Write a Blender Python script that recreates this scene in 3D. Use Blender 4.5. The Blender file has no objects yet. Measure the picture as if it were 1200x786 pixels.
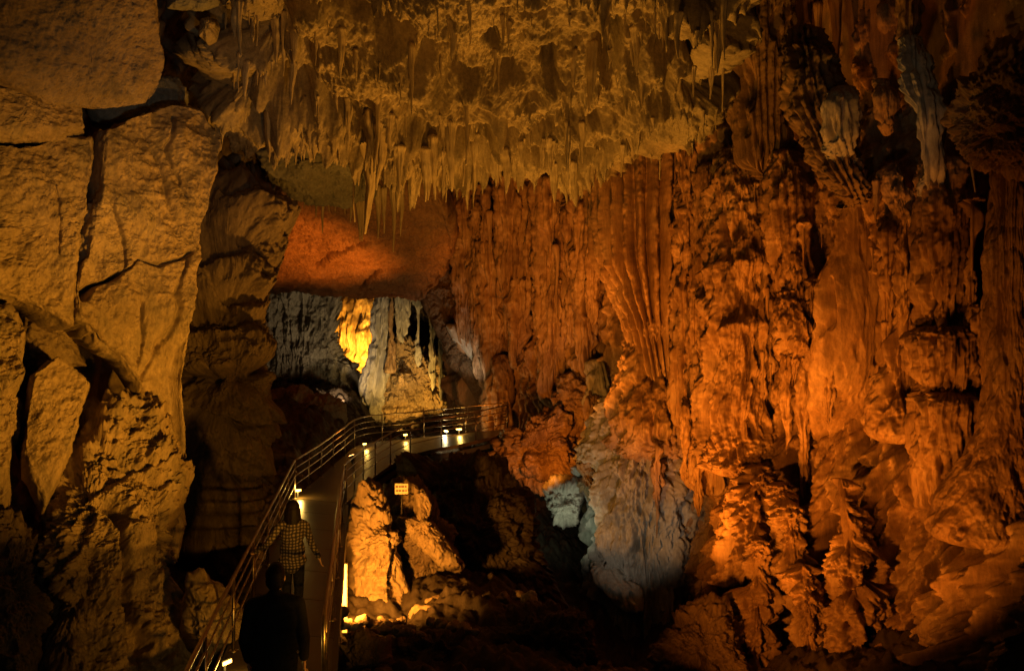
import bpy, math, random
import numpy as np
from mathutils import Vector, Matrix

scene = bpy.context.scene
COL = scene.collection
rng = np.random.default_rng(7)
random.seed(7)
PI = math.pi
CAMZ = 3.7
F = 1000.0            # focal length of the photograph in pixels of its 1200 px width

# ------------------------------------------------------------------ numbers
def P(px, py, d):
    """point that the photograph shows at pixel px, py, d metres in front of the camera"""
    return np.array([(px - 600.0) / F * d, d, CAMZ + (393.0 - py) / F * d])

_T = rng.random((64, 64, 64)).astype(np.float32) * 2 - 1
def vnoise(p):
    p = np.asarray(p, np.float32)
    i = np.floor(p).astype(np.int32)
    f = p - i
    f = f * f * f * (f * (f * 6 - 15) + 10)
    i0 = i & 63
    i1 = (i + 1) & 63
    x0, y0, z0 = i0[..., 0], i0[..., 1], i0[..., 2]
    x1, y1, z1 = i1[..., 0], i1[..., 1], i1[..., 2]
    fx, fy, fz = f[..., 0], f[..., 1], f[..., 2]
    a = _T[x0, y0, z0] * (1 - fx) + _T[x1, y0, z0] * fx
    b = _T[x0, y1, z0] * (1 - fx) + _T[x1, y1, z0] * fx
    c = _T[x0, y0, z1] * (1 - fx) + _T[x1, y0, z1] * fx
    e = _T[x0, y1, z1] * (1 - fx) + _T[x1, y1, z1] * fx
    a = a * (1 - fy) + b * fy
    c = c * (1 - fy) + e * fy
    return a * (1 - fz) + c * fz

ROT = np.array([[0.80, 0.36, -0.48], [-0.60, 0.48, -0.64], [0.0, 0.80, 0.60]], np.float32)
def fbm(p, octaves=4, freq=1.0, gain=0.5, kind='n', off=0.0):
    q = np.asarray(p, np.float32) * freq + off
    out = np.zeros(q.shape[:-1], np.float32)
    a = 1.0
    for _ in range(octaves):
        n = vnoise(q)
        if kind == 'b':                      # billow: rounded lumps with sharp creases
            n = np.abs(n) * 2 - 0.6
        elif kind == 'r':                    # ridges
            n = 0.6 - np.abs(n) * 2
        out += a * n
        a *= gain
        q = (q @ ROT.T) * 2.03 + 17.3
    return out

def sstep(a, b, x):
    t = np.clip((x - a) / (b - a), 0, 1)
    return t * t * (3 - 2 * t)

def interp_path(pts, n):
    """smooth resampling of rows of numbers at n even steps (Catmull-Rom by arc length of the first three columns)"""
    pts = np.asarray(pts, float)
    if len(pts) == 2:
        t = np.linspace(0, 1, n)[:, None]
        return pts[0] * (1 - t) + pts[1] * t
    p = np.vstack([2 * pts[0] - pts[1], pts, 2 * pts[-1] - pts[-2]])
    out = []
    for i in range(1, len(p) - 2):
        t = np.linspace(0, 1, 24, endpoint=False)[:, None]
        a, b, c, d = p[i - 1], p[i], p[i + 1], p[i + 2]
        out.append(0.5 * ((2 * b) + (-a + c) * t + (2 * a - 5 * b + 4 * c - d) * t ** 2 + (-a + 3 * b - 3 * c + d) * t ** 3))
    out.append(pts[-1:])
    out = np.vstack(out)
    seg = np.linalg.norm(np.diff(out[:, :3], axis=0), axis=1)
    s = np.concatenate([[0], np.cumsum(seg)])
    si = np.linspace(0, s[-1], n)
    return np.stack([np.interp(si, s, out[:, k]) for k in range(out.shape[1])], 1)

# ------------------------------------------------------------------ objects
def tag(o, label=None, cat=None, group=None, kind=None):
    if label: o['label'] = label
    if cat: o['category'] = cat
    if group: o['group'] = group
    if kind: o['kind'] = kind
    return o

def empty(name, loc=(0, 0, 0), label=None, cat=None, group=None):
    o = bpy.data.objects.new(name, None)
    COL.objects.link(o)
    o.location = loc
    return tag(o, label, cat, group)

def link(name, me, m, parent=None, loc=None):
    o = bpy.data.objects.new(name, me)
    COL.objects.link(o)
    if m is not None:
        me.materials.append(m)
    if parent is not None:
        o.parent = parent
    if loc is not None:
        o.location = loc
    return o

def np_mesh(name, V, Q, m, tris=None, parent=None, smooth=True, recentre=True):
    """one mesh object from arrays; its origin is put at the middle of its foot"""
    V = np.asarray(V, np.float64)
    loc = np.array([0.0, 0, 0])
    if parent is not None:
        loc = np.array(parent.location)
    elif recentre:
        loc = np.array([V[:, 0].mean(), V[:, 1].mean(), V[:, 2].min()])
    W = (V - loc).astype(np.float32)
    me = bpy.data.meshes.new(name)
    Q = np.asarray(Q, np.int32).reshape(-1, 4)
    T = np.zeros((0, 3), np.int32) if tris is None else np.asarray(tris, np.int32).reshape(-1, 3)
    nl = Q.size + T.size
    me.vertices.add(len(W)); me.vertices.foreach_set('co', W.ravel())
    me.loops.add(nl); me.loops.foreach_set('vertex_index', np.concatenate([Q.ravel(), T.ravel()]))
    me.polygons.add(len(Q) + len(T))
    st = np.concatenate([np.arange(len(Q)) * 4, Q.size + np.arange(len(T)) * 3]).astype(np.int32)
    me.polygons.foreach_set('loop_start', st)
    me.polygons.foreach_set('use_smooth', np.full(len(st), smooth))
    me.update(calc_edges=True)
    o = link(name, me, m, parent)
    if parent is None:
        o.location = loc
    return o

def grid_quads(nu, nv, wrap_u=False, base=0, flip=False):
    iu = np.arange(nu if wrap_u else nu - 1)
    iv = np.arange(nv - 1)
    a, b = np.meshgrid(iu, iv, indexing='ij')
    a1 = (a + 1) % nu
    q = np.stack([a * nv + b, a1 * nv + b, a1 * nv + b + 1, a * nv + b + 1], -1).reshape(-1, 4) + base
    return q[:, ::-1] if flip else q

class MB:
    """collects boxes, tubes and lathes into one mesh"""
    def __init__(s): s.v, s.q, s.t, s.n = [], [], [], 0
    def add(s, V, Q=None, T=None):
        V = np.asarray(V, float)
        if Q is not None and len(Q): s.q.append(np.asarray(Q) + s.n)
        if T is not None and len(T): s.t.append(np.asarray(T) + s.n)
        s.v.append(V); s.n += len(V)
    def box(s, c, size, ax=None, bevel=0.0):
        c = np.asarray(c, float); h = np.asarray(size, float) / 2
        A = np.eye(3) if ax is None else np.asarray(ax, float)
        b = min(bevel, min(h) * 0.9)
        if b <= 0:
            k = np.array([[x, y, z] for x in (-1, 1) for y in (-1, 1) for z in (-1, 1)], float) * h
            s.add(k @ A + c, [[0, 1, 3, 2], [4, 6, 7, 5], [0, 4, 5, 1], [2, 3, 7, 6], [0, 2, 6, 4], [1, 5, 7, 3]])
            return
        V, idx = [], {}
        for x in (-1, 1):
            for y in (-1, 1):
                for z in (-1, 1):
                    for a in range(3):
                        v = np.array([x, y, z], float) * (h - b)
                        v[a] += [x, y, z][a] * b
                        idx[(x, y, z, a)] = len(V); V.append(v)
        Q, T = [], []
        for a in range(3):
            o1, o2 = [k for k in range(3) if k != a]
            for sg in (-1, 1):
                loop = []
                for (p, q) in ((-1, -1), (1, -1), (1, 1), (-1, 1)):
                    k = [0, 0, 0]; k[a] = sg; k[o1] = p; k[o2] = q
                    loop.append(idx[(k[0], k[1], k[2], a)])
                Q.append(loop)
            for p in (-1, 1):
                for q in (-1, 1):
                    k0 = [0, 0, 0]; k1 = [0, 0, 0]
                    k0[a] = -1; k1[a] = 1
                    k0[o1] = k1[o1] = p; k0[o2] = k1[o2] = q
                    Q.append([idx[(*k0, o1)], idx[(*k1, o1)], idx[(*k1, o2)], idx[(*k0, o2)]])
        for x in (-1, 1):
            for y in (-1, 1):
                for z in (-1, 1):
                    T.append([idx[(x, y, z, 0)], idx[(x, y, z, 1)], idx[(x, y, z, 2)]])
        s.add(np.array(V) @ A + c, Q, T)
    def tube(s, pts, r, n=10, smooth_path=False):
        pts = np.asarray(pts, float)
        rr = np.full(len(pts), r) if np.isscalar(r) else np.asarray(r, float)
        if smooth_path and len(pts) > 2:
            k = interp_path(np.column_stack([pts, rr]), len(pts) * 8)
            pts, rr = k[:, :3], k[:, 3]
        tan = np.gradient(pts, axis=0)
        tan /= np.linalg.norm(tan, axis=1)[:, None] + 1e-9
        up = np.array([0, 0, 1.0]) if abs(tan[0][2]) < 0.9 else np.array([1.0, 0, 0])
        V = []
        for p, t, r_ in zip(pts, tan, rr):
            a = np.cross(up, t); a /= np.linalg.norm(a) + 1e-9
            b = np.cross(t, a)
            up = b
            th = np.arange(n) * 2 * PI / n
            V.append(p + r_ * (np.cos(th)[:, None] * a + np.sin(th)[:, None] * b))
        V = np.array(V)
        m = len(pts)
        q = []
        for i in range(m - 1):
            for j in range(n):
                q.append([i * n + j, i * n + (j + 1) % n, (i + 1) * n + (j + 1) % n, (i + 1) * n + j])
        Vf = V.reshape(-1, 3)
        Vf = np.vstack([Vf, pts[0], pts[-1]])
        t = [[len(Vf) - 2, (j + 1) % n, j] for j in range(n)] + [[len(Vf) - 1, (m - 1) * n + j, (m - 1) * n + (j + 1) % n] for j in range(n)]
        s.add(Vf, q, t)
    def ball(s, c, r, n=14, m=10, ax=None):
        th = np.arange(n) * 2 * PI / n
        ph = np.linspace(0, PI, m)[1:-1]
        r = np.full(3, r) if np.isscalar(r) else np.asarray(r, float)
        V = np.array([[math.sin(b) * math.cos(a), math.sin(b) * math.sin(a), math.cos(b)] for b in ph for a in th] + [[0, 0, 1], [0, 0, -1]]) * r
        if ax is not None: V = V @ np.asarray(ax, float)
        k = m - 2
        q = [[i * n + j, (i + 1) * n + j, (i + 1) * n + (j + 1) % n, i * n + (j + 1) % n] for i in range(k - 1) for j in range(n)]
        t = [[k * n, j, (j + 1) % n] for j in range(n)] + [[k * n + 1, (k - 1) * n + (j + 1) % n, (k - 1) * n + j] for j in range(n)]
        s.add(V + np.asarray(c, float), q, t)
    def build(s, name, m, parent=None, smooth=False):
        V = np.vstack(s.v)
        Q = np.vstack(s.q) if s.q else np.zeros((0, 4), int)
        T = np.vstack(s.t) if s.t else None
        return np_mesh(name, V, Q, m, T, parent, smooth)

# ------------------------------------------------------------------ materials
def nt(name):
    m = bpy.data.materials.new(name)
    m.use_nodes = True
    t = m.node_tree
    b = t.nodes['Principled BSDF']
    return m, t, b

def N(t, kind, **kw):
    n = t.nodes.new(kind)
    for k, v in kw.items():
        if k.startswith('i_'):
            n.inputs[k[2:].replace('_', ' ')].default_value = v
        else:
            setattr(n, k, v)
    return n

def ramp(t, fac, stops):
    r = t.nodes.new('ShaderNodeValToRGB')
    el = r.color_ramp.elements
    el[0].position, el[0].color = stops[0][0], (*stops[0][1], 1)
    el[1].position, el[1].color = stops[-1][0], (*stops[-1][1], 1)
    for p, c in stops[1:-1]:
        e = el.new(p); e.color = (*c, 1)
    t.links.new(fac, r.inputs['Fac'])
    return r.outputs['Color']

def rock_material(name, dark, mid, light, stain=(0.10, 0.075, 0.05), rough=0.62, streak=0.0, bump=0.012, scale=1.0, spec=0.3, stain_amt=0.35):
    m, t, b = nt(name)
    co = N(t, 'ShaderNodeTexCoord').outputs['Object']
    n1 = N(t, 'ShaderNodeTexNoise', i_Scale=0.8 * scale, i_Detail=6.0, i_Roughness=0.62); t.links.new(co, n1.inputs['Vector'])
    col = ramp(t, n1.outputs['Fac'], [(0.30, dark), (0.5, mid), (0.72, light)])
    # mineral stains, long in z where water has run down
    mp = N(t, 'ShaderNodeMapping'); mp.inputs['Scale'].default_value = (1, 1, 1 - 0.88 * streak)
    t.links.new(co, mp.inputs['Vector'])
    n2 = N(t, 'ShaderNodeTexNoise', i_Scale=2.6 * scale, i_Detail=7.0, i_Roughness=0.68); t.links.new(mp.outputs[0], n2.inputs['Vector'])
    f2 = ramp(t, n2.outputs['Fac'], [(0.46, (0, 0, 0)), (0.68, (1, 1, 1))])
    mul = N(t, 'ShaderNodeMath', operation='MULTIPLY'); mul.inputs[1].default_value = stain_amt
    t.links.new(f2, mul.inputs[0])
    mix = N(t, 'ShaderNodeMix', data_type='RGBA'); t.links.new(mul.outputs[0], mix.inputs['Factor'])
    t.links.new(col, mix.inputs[6]); mix.inputs[7].default_value = (*stain, 1)
    # fine pale and dark grains
    n3 = N(t, 'ShaderNodeTexNoise', i_Scale=16.0 * scale, i_Detail=5.0, i_Roughness=0.7); t.links.new(mp.outputs[0], n3.inputs['Vector'])
    f3 = ramp(t, n3.outputs['Fac'], [(0.3, (0.62, 0.62, 0.62)), (0.7, (1.32, 1.32, 1.32))])
    mx = N(t, 'ShaderNodeMix', data_type='RGBA', blend_type='MULTIPLY'); mx.inputs['Factor'].default_value = 0.8
    t.links.new(mix.outputs[2], mx.inputs[6]); t.links.new(f3, mx.inputs[7])
    t.links.new(mx.outputs[2], b.inputs['Base Color'])
    b.inputs['Specular IOR Level'].default_value = spec
    rr = N(t, 'ShaderNodeMapRange'); rr.inputs[1].default_value = 0.3; rr.inputs[2].default_value = 0.7
    rr.inputs[3].default_value = rough - 0.16; rr.inputs[4].default_value = rough + 0.16
    t.links.new(n2.outputs['Fac'], rr.inputs[0]); t.links.new(rr.outputs[0], b.inputs['Roughness'])
    n4 = N(t, 'ShaderNodeTexNoise', i_Scale=26.0 * scale, i_Detail=8.0, i_Roughness=0.7); t.links.new(co, n4.inputs['Vector'])
    bp = N(t, 'ShaderNodeBump', i_Strength=0.9, i_Distance=bump); t.links.new(n4.outputs['Fac'], bp.inputs['Height'])
    t.links.new(bp.outputs['Normal'], b.inputs['Normal'])
    return m

def plain(name, col, rough=0.5, metal=0.0, spec=0.5, var=0.25, scale=8.0, bump=0.0):
    m, t, b = nt(name)
    co = N(t, 'ShaderNodeTexCoord').outputs['Object']
    n = N(t, 'ShaderNodeTexNoise', i_Scale=scale, i_Detail=5.0, i_Roughness=0.6); t.links.new(co, n.inputs['Vector'])
    c = ramp(t, n.outputs['Fac'], [(0.3, tuple(x * (1 - var) for x in col)), (0.7, tuple(min(1, x * (1 + var)) for x in col))])
    t.links.new(c, b.inputs['Base Color'])
    rr = N(t, 'ShaderNodeMapRange'); rr.inputs[3].default_value = max(0.03, rough - 0.1); rr.inputs[4].default_value = min(1, rough + 0.12)
    t.links.new(n.outputs['Fac'], rr.inputs[0]); t.links.new(rr.outputs[0], b.inputs['Roughness'])
    b.inputs['Metallic'].default_value = metal
    b.inputs['Specular IOR Level'].default_value = spec
    if bump:
        bp = N(t, 'ShaderNodeBump', i_Strength=0.6, i_Distance=bump); t.links.new(n.outputs['Fac'], bp.inputs['Height'])
        t.links.new(bp.outputs['Normal'], b.inputs['Normal'])
    return m

def glow(name, col, strength):
    m, t, b = nt(name)
    b.inputs['Base Color'].default_value = (*col, 1)
    b.inputs['Emission Color'].default_value = (*col, 1)
    b.inputs['Emission Strength'].default_value = strength
    return m

M = {}
M['flow'] = rock_material('orange_flowstone', (0.20, 0.12, 0.065), (0.37, 0.245, 0.135), (0.56, 0.42, 0.27), (0.085, 0.05, 0.03), 0.50, 0.88, 0.014, 1.0, 0.4, 0.62)
M['flow_grey'] = rock_material('grey_flowstone', (0.24, 0.24, 0.22), (0.38, 0.37, 0.34), (0.52, 0.51, 0.47), (0.14, 0.12, 0.10), 0.52, 0.85, 0.010, 1.0, 0.35, 0.35)
M['flow_pale'] = rock_material('pale_flowstone', (0.44, 0.43, 0.39), (0.58, 0.57, 0.52), (0.70, 0.69, 0.64), (0.30, 0.27, 0.22), 0.5, 0.8, 0.008, 1.0, 0.35, 0.25)
M['rock'] = rock_material('ochre_limestone', (0.20, 0.145, 0.085), (0.34, 0.245, 0.145), (0.45, 0.345, 0.215), (0.12, 0.105, 0.08), 0.70, 0.45, 0.018, 0.8, 0.24, 0.62)
M['rock_grey'] = rock_material('grey_limestone', (0.15, 0.14, 0.11), (0.22, 0.205, 0.165), (0.30, 0.285, 0.235), (0.09, 0.085, 0.07), 0.7, 0.25, 0.016, 0.9, 0.22, 0.4)
M['ceil'] = rock_material('ceiling_limestone', (0.24, 0.19, 0.12), (0.36, 0.28, 0.17), (0.46, 0.37, 0.23), (0.11, 0.095, 0.07), 0.68, 0.1, 0.016, 1.1, 0.2, 0.55)
M['dark'] = rock_material('shade_dark_rock', (0.030, 0.023, 0.017), (0.05, 0.037, 0.027), (0.08, 0.06, 0.043), (0.02, 0.016, 0.013), 0.6, 0.1, 0.018, 1.0, 0.25, 0.4)  # near-black colour carries the shade of unlit rock
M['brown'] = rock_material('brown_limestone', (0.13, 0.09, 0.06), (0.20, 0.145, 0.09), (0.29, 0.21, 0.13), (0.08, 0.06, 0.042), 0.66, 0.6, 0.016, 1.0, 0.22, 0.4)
M['red'] = rock_material('reddish_limestone', (0.30, 0.17, 0.10), (0.40, 0.23, 0.13), (0.48, 0.29, 0.17), (0.17, 0.10, 0.06), 0.72, 0.0, 0.02, 0.8, 0.2, 0.4)
M['stal'] = rock_material('stalactite_calcite', (0.36, 0.27, 0.15), (0.50, 0.39, 0.23), (0.64, 0.52, 0.33), (0.16, 0.12, 0.08), 0.5, 0.85, 0.006, 2.0, 0.35, 0.4)
M['steel'] = plain('brushed_steel', (0.30, 0.235, 0.17), 0.36, 1.0, 0.5, 0.2, 30.0)
M['deck'] = plain('wet_concrete', (0.055, 0.037, 0.017), 0.36, 0.0, 0.22, 0.6, 1.6, 0.008)
M['beam'] = plain('dark_painted_steel', (0.045, 0.04, 0.035), 0.45, 0.3, 0.5, 0.2, 10.0)
M['post_lit'] = plain('lit_post_steel', (0.55, 0.5, 0.4), 0.5, 0.0, 0.4, 0.15, 9.0)  # lighter tone on one post stands in for the floodlight on it
M['lamp_case'] = plain('lamp_housing', (0.08, 0.08, 0.08), 0.4, 0.6, 0.5, 0.1, 20.0)
M['lens'] = glow('lit_lamp_lens', (1.0, 0.70, 0.25), 2.2)
M['lens_orange'] = glow('lit_orange_lens', (1.0, 0.42, 0.10), 12.0)
M['lens_white'] = glow('lit_white_lens', (1.0, 0.72, 0.27), 2.4)

# ------------------------------------------------------------------ rock builders
def plane_from(three):
    a, b, c = (P(*k) for k in three)
    n = np.cross(b - a, c - a); n /= np.linalg.norm(n)
    cam = np.array([0, 0, CAMZ])
    if np.dot(cam - a, n) < 0: n = -n
    return a, n

def on_plane(px, py, o, n):
    cam = np.array([0, 0, CAMZ])
    d = np.array([(px - 600) / F, 1.0, (393 - py) / F])
    return cam + d * np.dot(o - cam, n) / np.dot(d, n)

def seg_dist(U, A, B):
    """distance of points U (k,2) to segments A-B"""
    best = np.full(len(U), 1e9)
    for a, b in zip(A, B):
        ab = b - a
        t = np.clip(((U - a) @ ab) / (ab @ ab + 1e-12), 0, 1)
        best = np.minimum(best, np.linalg.norm(U - (a + t[:, None] * ab), axis=1))
    return best

def slab(name, outline, plane, m, thick=0.8, edge=0.5, back=1.2, rough=(0.16, 0.9), fine=(0.035, 5.0), lump=(0.0, 1.0), streak=0.0,
         centre=None, cracks=(), ledges=0.0, facet=0.0, dens=1.0, seed=0.0, label=None, cat=None, group=None, kind=None, wob=0.06, hollows=(), terrace=None, grit=0.0, grow=0.0):
    """a block of rock: outline in the plane through three (px, py, d), rounded towards the viewer and closed behind"""
    o, n = plane_from(plane)
    W = np.array([on_plane(px, py, o, n) for px, py in outline])
    c0 = np.mean(outline, 0) if centre is None else np.array(centre, float)
    C = on_plane(c0[0], c0[1], o, n)
    oc = np.mean(outline, 0)
    if grow: outline = [(x + grow * (x - oc[0]) / np.hypot(x - oc[0], y - oc[1]), y + grow * (y - oc[1]) / np.hypot(x - oc[0], y - oc[1])) for x, y in outline]; W = np.array([on_plane(px, py, o, n) for px, py in outline])
    up = np.array([0, 0, 1.0])
    if abs(n[2]) > 0.95: up = np.array([0, 1.0, 0])
    ux = np.cross(up, n); ux /= np.linalg.norm(ux)
    uy = np.cross(n, ux)
    O2 = np.stack([(W - C) @ ux, (W - C) @ uy], 1)
    A, B = O2, np.roll(O2, -1, 0)
    span = np.ptp(np.array(outline, float), axis=0)
    nt_ = int(np.clip(span.sum() * 2 * 0.8 * dens, 120, 1500))
    nr = int(np.clip(max(span) / 2 * 0.95 * dens, 24, 420))
    th = np.arange(nt_) * 2 * PI / nt_
    D = np.stack([np.cos(th), np.sin(th)], 1)
    R = np.full(nt_, 0.0)
    for a, b in zip(A, B):
        e = b - a
        den = D[:, 0] * e[1] - D[:, 1] * e[0]
        den = np.where(np.abs(den) < 1e-9, 1e-9, den)
        t = (a[0] * e[1] - a[1] * e[0]) / den
        s = (a[0] * D[:, 1] - a[1] * D[:, 0]) / den
        ok = (s >= -1e-6) & (s <= 1 + 1e-6) & (t > 0)
        R = np.where(ok, np.maximum(R, t), R)
    R = np.where(R <= 0, np.median(R), R)
    k = max(1, nt_ // 260)
    for _ in range(2):
        R = sum(np.roll(R, j) for j in range(-k, k + 1)) / (2 * k + 1)
    ring = C + (D * R[:, None]) @ np.stack([ux, uy])
    R = R * (1 + wob * fbm(ring, 4, 1.6, 0.55, off=seed))
    tt = np.linspace(0, 1, nr) ** 0.8
    U = D[:, None, :] * (R[:, None] * tt)[..., None]
    rim = np.stack([R * D[:, 0], R * D[:, 1]], 1)
    step = max(1, nt_ // 160)
    rr = rim[::step]
    e = seg_dist(U.reshape(-1, 2), rr, np.roll(rr, -1, 0)).reshape(nt_, nr)
    e[:, -1] = 0
    q = np.clip(e / edge, 0, 1)
    cs = np.sqrt(np.clip(1 - (1 - q) ** 2, 0, 1))
    base = C + U[..., 0:1] * ux + U[..., 1:2] * uy
    pos = base + n * (thick * cs)[..., None]
    rad = D[:, None, 0:1] * ux + D[:, None, 1:2] * uy
    nr_dir = n * np.clip(q * 1.3, 0.15, 1)[..., None] + rad * (1 - q)[..., None]
    nr_dir /= np.linalg.norm(nr_dir, axis=-1, keepdims=True)
    S = pos + seed * 3.1
    d = rough[0] * fbm(S, 5, rough[1], 0.52) + fine[0] * fbm(S, 4, fine[1], 0.6, 'r')
    if facet:
        # broken faces: the lowest of a few tilted planes, with rough creases
        rf = np.random.default_rng(int(seed * 10) + 5)
        Rm = float(R.mean())
        uu = U[..., 0] + 0.10 * fbm(S, 4, 1.6, 0.6, off=9.0); vv = U[..., 1] + 0.10 * fbm(S, 4, 1.6, 0.6, off=29.0)
        hf = np.full(uu.shape, 9.0)
        for kf in range(9):
            an = rf.random() * 2 * PI
            dist = Rm * (0.1 + 0.8 * rf.random()); sl = facet * (2.0 + 5.0 * rf.random())
            hf = np.minimum(hf, sl * (dist - (uu * math.cos(an) + vv * math.sin(an))))
        d = d + np.clip(hf, -0.5 * thick, 0.6 * thick) * sstep(0.0, 1.2, e / max(edge, .15)) - 0.05 * thick
    if lump[0]:
        d = d + lump[0] * fbm(S, 5, lump[1], 0.55, 'b', off=3.0)
    if streak:
        S2 = S * np.array([1, 1, 0.16])
        d = d + streak * fbm(S2, 4, 3.0, 0.6, 'r', off=5.0)
    if grit:
        d = d + grit * fbm(S, 4, 9.0, 0.6, 'b', off=41.0) + 1.6 * grit * np.minimum(0, fbm(S, 3, 3.2, 0.6, off=43.0) + 0.25)
    if terrace:
        yy = pos[..., 1] / terrace[1] + 0.45 * fbm(S, 4, 0.55, 0.5, off=51.0) + 0.12 * np.sin(pos[..., 0] * 1.3)
        u = yy - np.floor(yy)
        fringe_w = np.exp(-((u - 0.36) / 0.13) ** 2) + 0.8 * (1 - sstep(0.1, 0.7, q)) * (pos[..., 1] > C[1])
        d = d + terrace[0] * (sstep(0, 0.32, u) * (1 - 0.9 * sstep(0.3, 1.0, u)) - 0.4)
    if ledges:
        z = S[..., 2] * 0.9 + 0.5 * fbm(S, 3, 0.8)
        u = z - np.floor(z)
        d = d + ledges * (sstep(0, 0.75, u) * (1 - sstep(0.78, 1.0, u)) - 0.4)
    for pts, w, dep in cracks:
        Wc = np.array([on_plane(px, py, o, n) for px, py in pts])
        C2 = np.stack([(Wc - C) @ ux, (Wc - C) @ uy], 1)
        Uw = U.reshape(-1, 2) + 0.05 * np.stack([fbm(S, 3, 2.5, off=1.0).ravel(), fbm(S, 3, 2.5, off=4.0).ravel()], 1)
        dc = seg_dist(Uw, C2[:-1], C2[1:]).reshape(nt_, nr)
        ww = w * (0.7 + 0.5 * fbm(S, 2, 2.0, off=8.0))
        d = d - dep * np.exp(-(dc / np.maximum(ww, 0.01)) ** 2)
    for hx, hy, rx_, ry_, dep in hollows:
        pz = pos
        ppx = 600 + pz[..., 0] / pz[..., 1] * F; ppy = 393 - (pz[..., 2] - CAMZ) / pz[..., 1] * F
        wv = 7 * fbm(S, 3, 1.5, off=hx * .1)
        d = d - dep * np.exp(-(((ppx + wv - hx) / rx_) ** 2 + ((ppy + wv - hy) / ry_) ** 2) ** 2)
    pos = pos + nr_dir * d[..., None]
    if terrace:
        # fused curtains and icicles along the lip of every step
        Sx = base * np.array([1, 1, 0.0]) + seed
        t1 = np.clip(fbm(Sx, 2, 2.6, 0.5, 'r', off=61.0) - 0.05, 0, 1) ** 1.6
        t2 = np.clip(fbm(Sx, 2, 6.5, 0.5, 'r', off=67.0) - 0.10, 0, 1) ** 1.5
        mod = sstep(-0.05, 0.40, fbm(Sx, 2, 0.8, 0.5, off=71.0))
        pos[..., 2] -= fringe_w * (0.02 + 1.0 * mod) * (0.58 * t1 + 0.36 * t2) + 0.05 * t2
    V = [pos.reshape(-1, 3)]
    Q = [grid_quads(nt_, nr, True, flip=True)]
    # the back, coarser in radius
    nb = 9
    tb = np.linspace(1, 0, nb)[1:]
    Ub = D[:, None, :] * (R[:, None] * tb)[..., None]
    hb = back * np.sqrt(1 - tb ** 2)
    pb = C + Ub[..., 0:1] * ux + Ub[..., 1:2] * uy - n * hb[None, :, None] + 0.10 * fbm(C + Ub[..., 0:1] * ux + Ub[..., 1:2] * uy, 3, 1.0)[..., None]
    base_i = nt_ * nr
    V.append(pb.reshape(-1, 3))
    Q.append(grid_quads(nt_, nb - 1, True, base_i, flip=True))
    i = np.arange(nt_); j = (i + 1) % nt_
    Q.append(np.stack([i * nr + nr - 1, base_i + i * (nb - 1), base_i + j * (nb - 1), j * nr + nr - 1], 1))
    ob = np_mesh(name, np.vstack(V), np.vstack(Q), m)
    tag(ob, label, cat, group, kind)
    return ob

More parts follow.
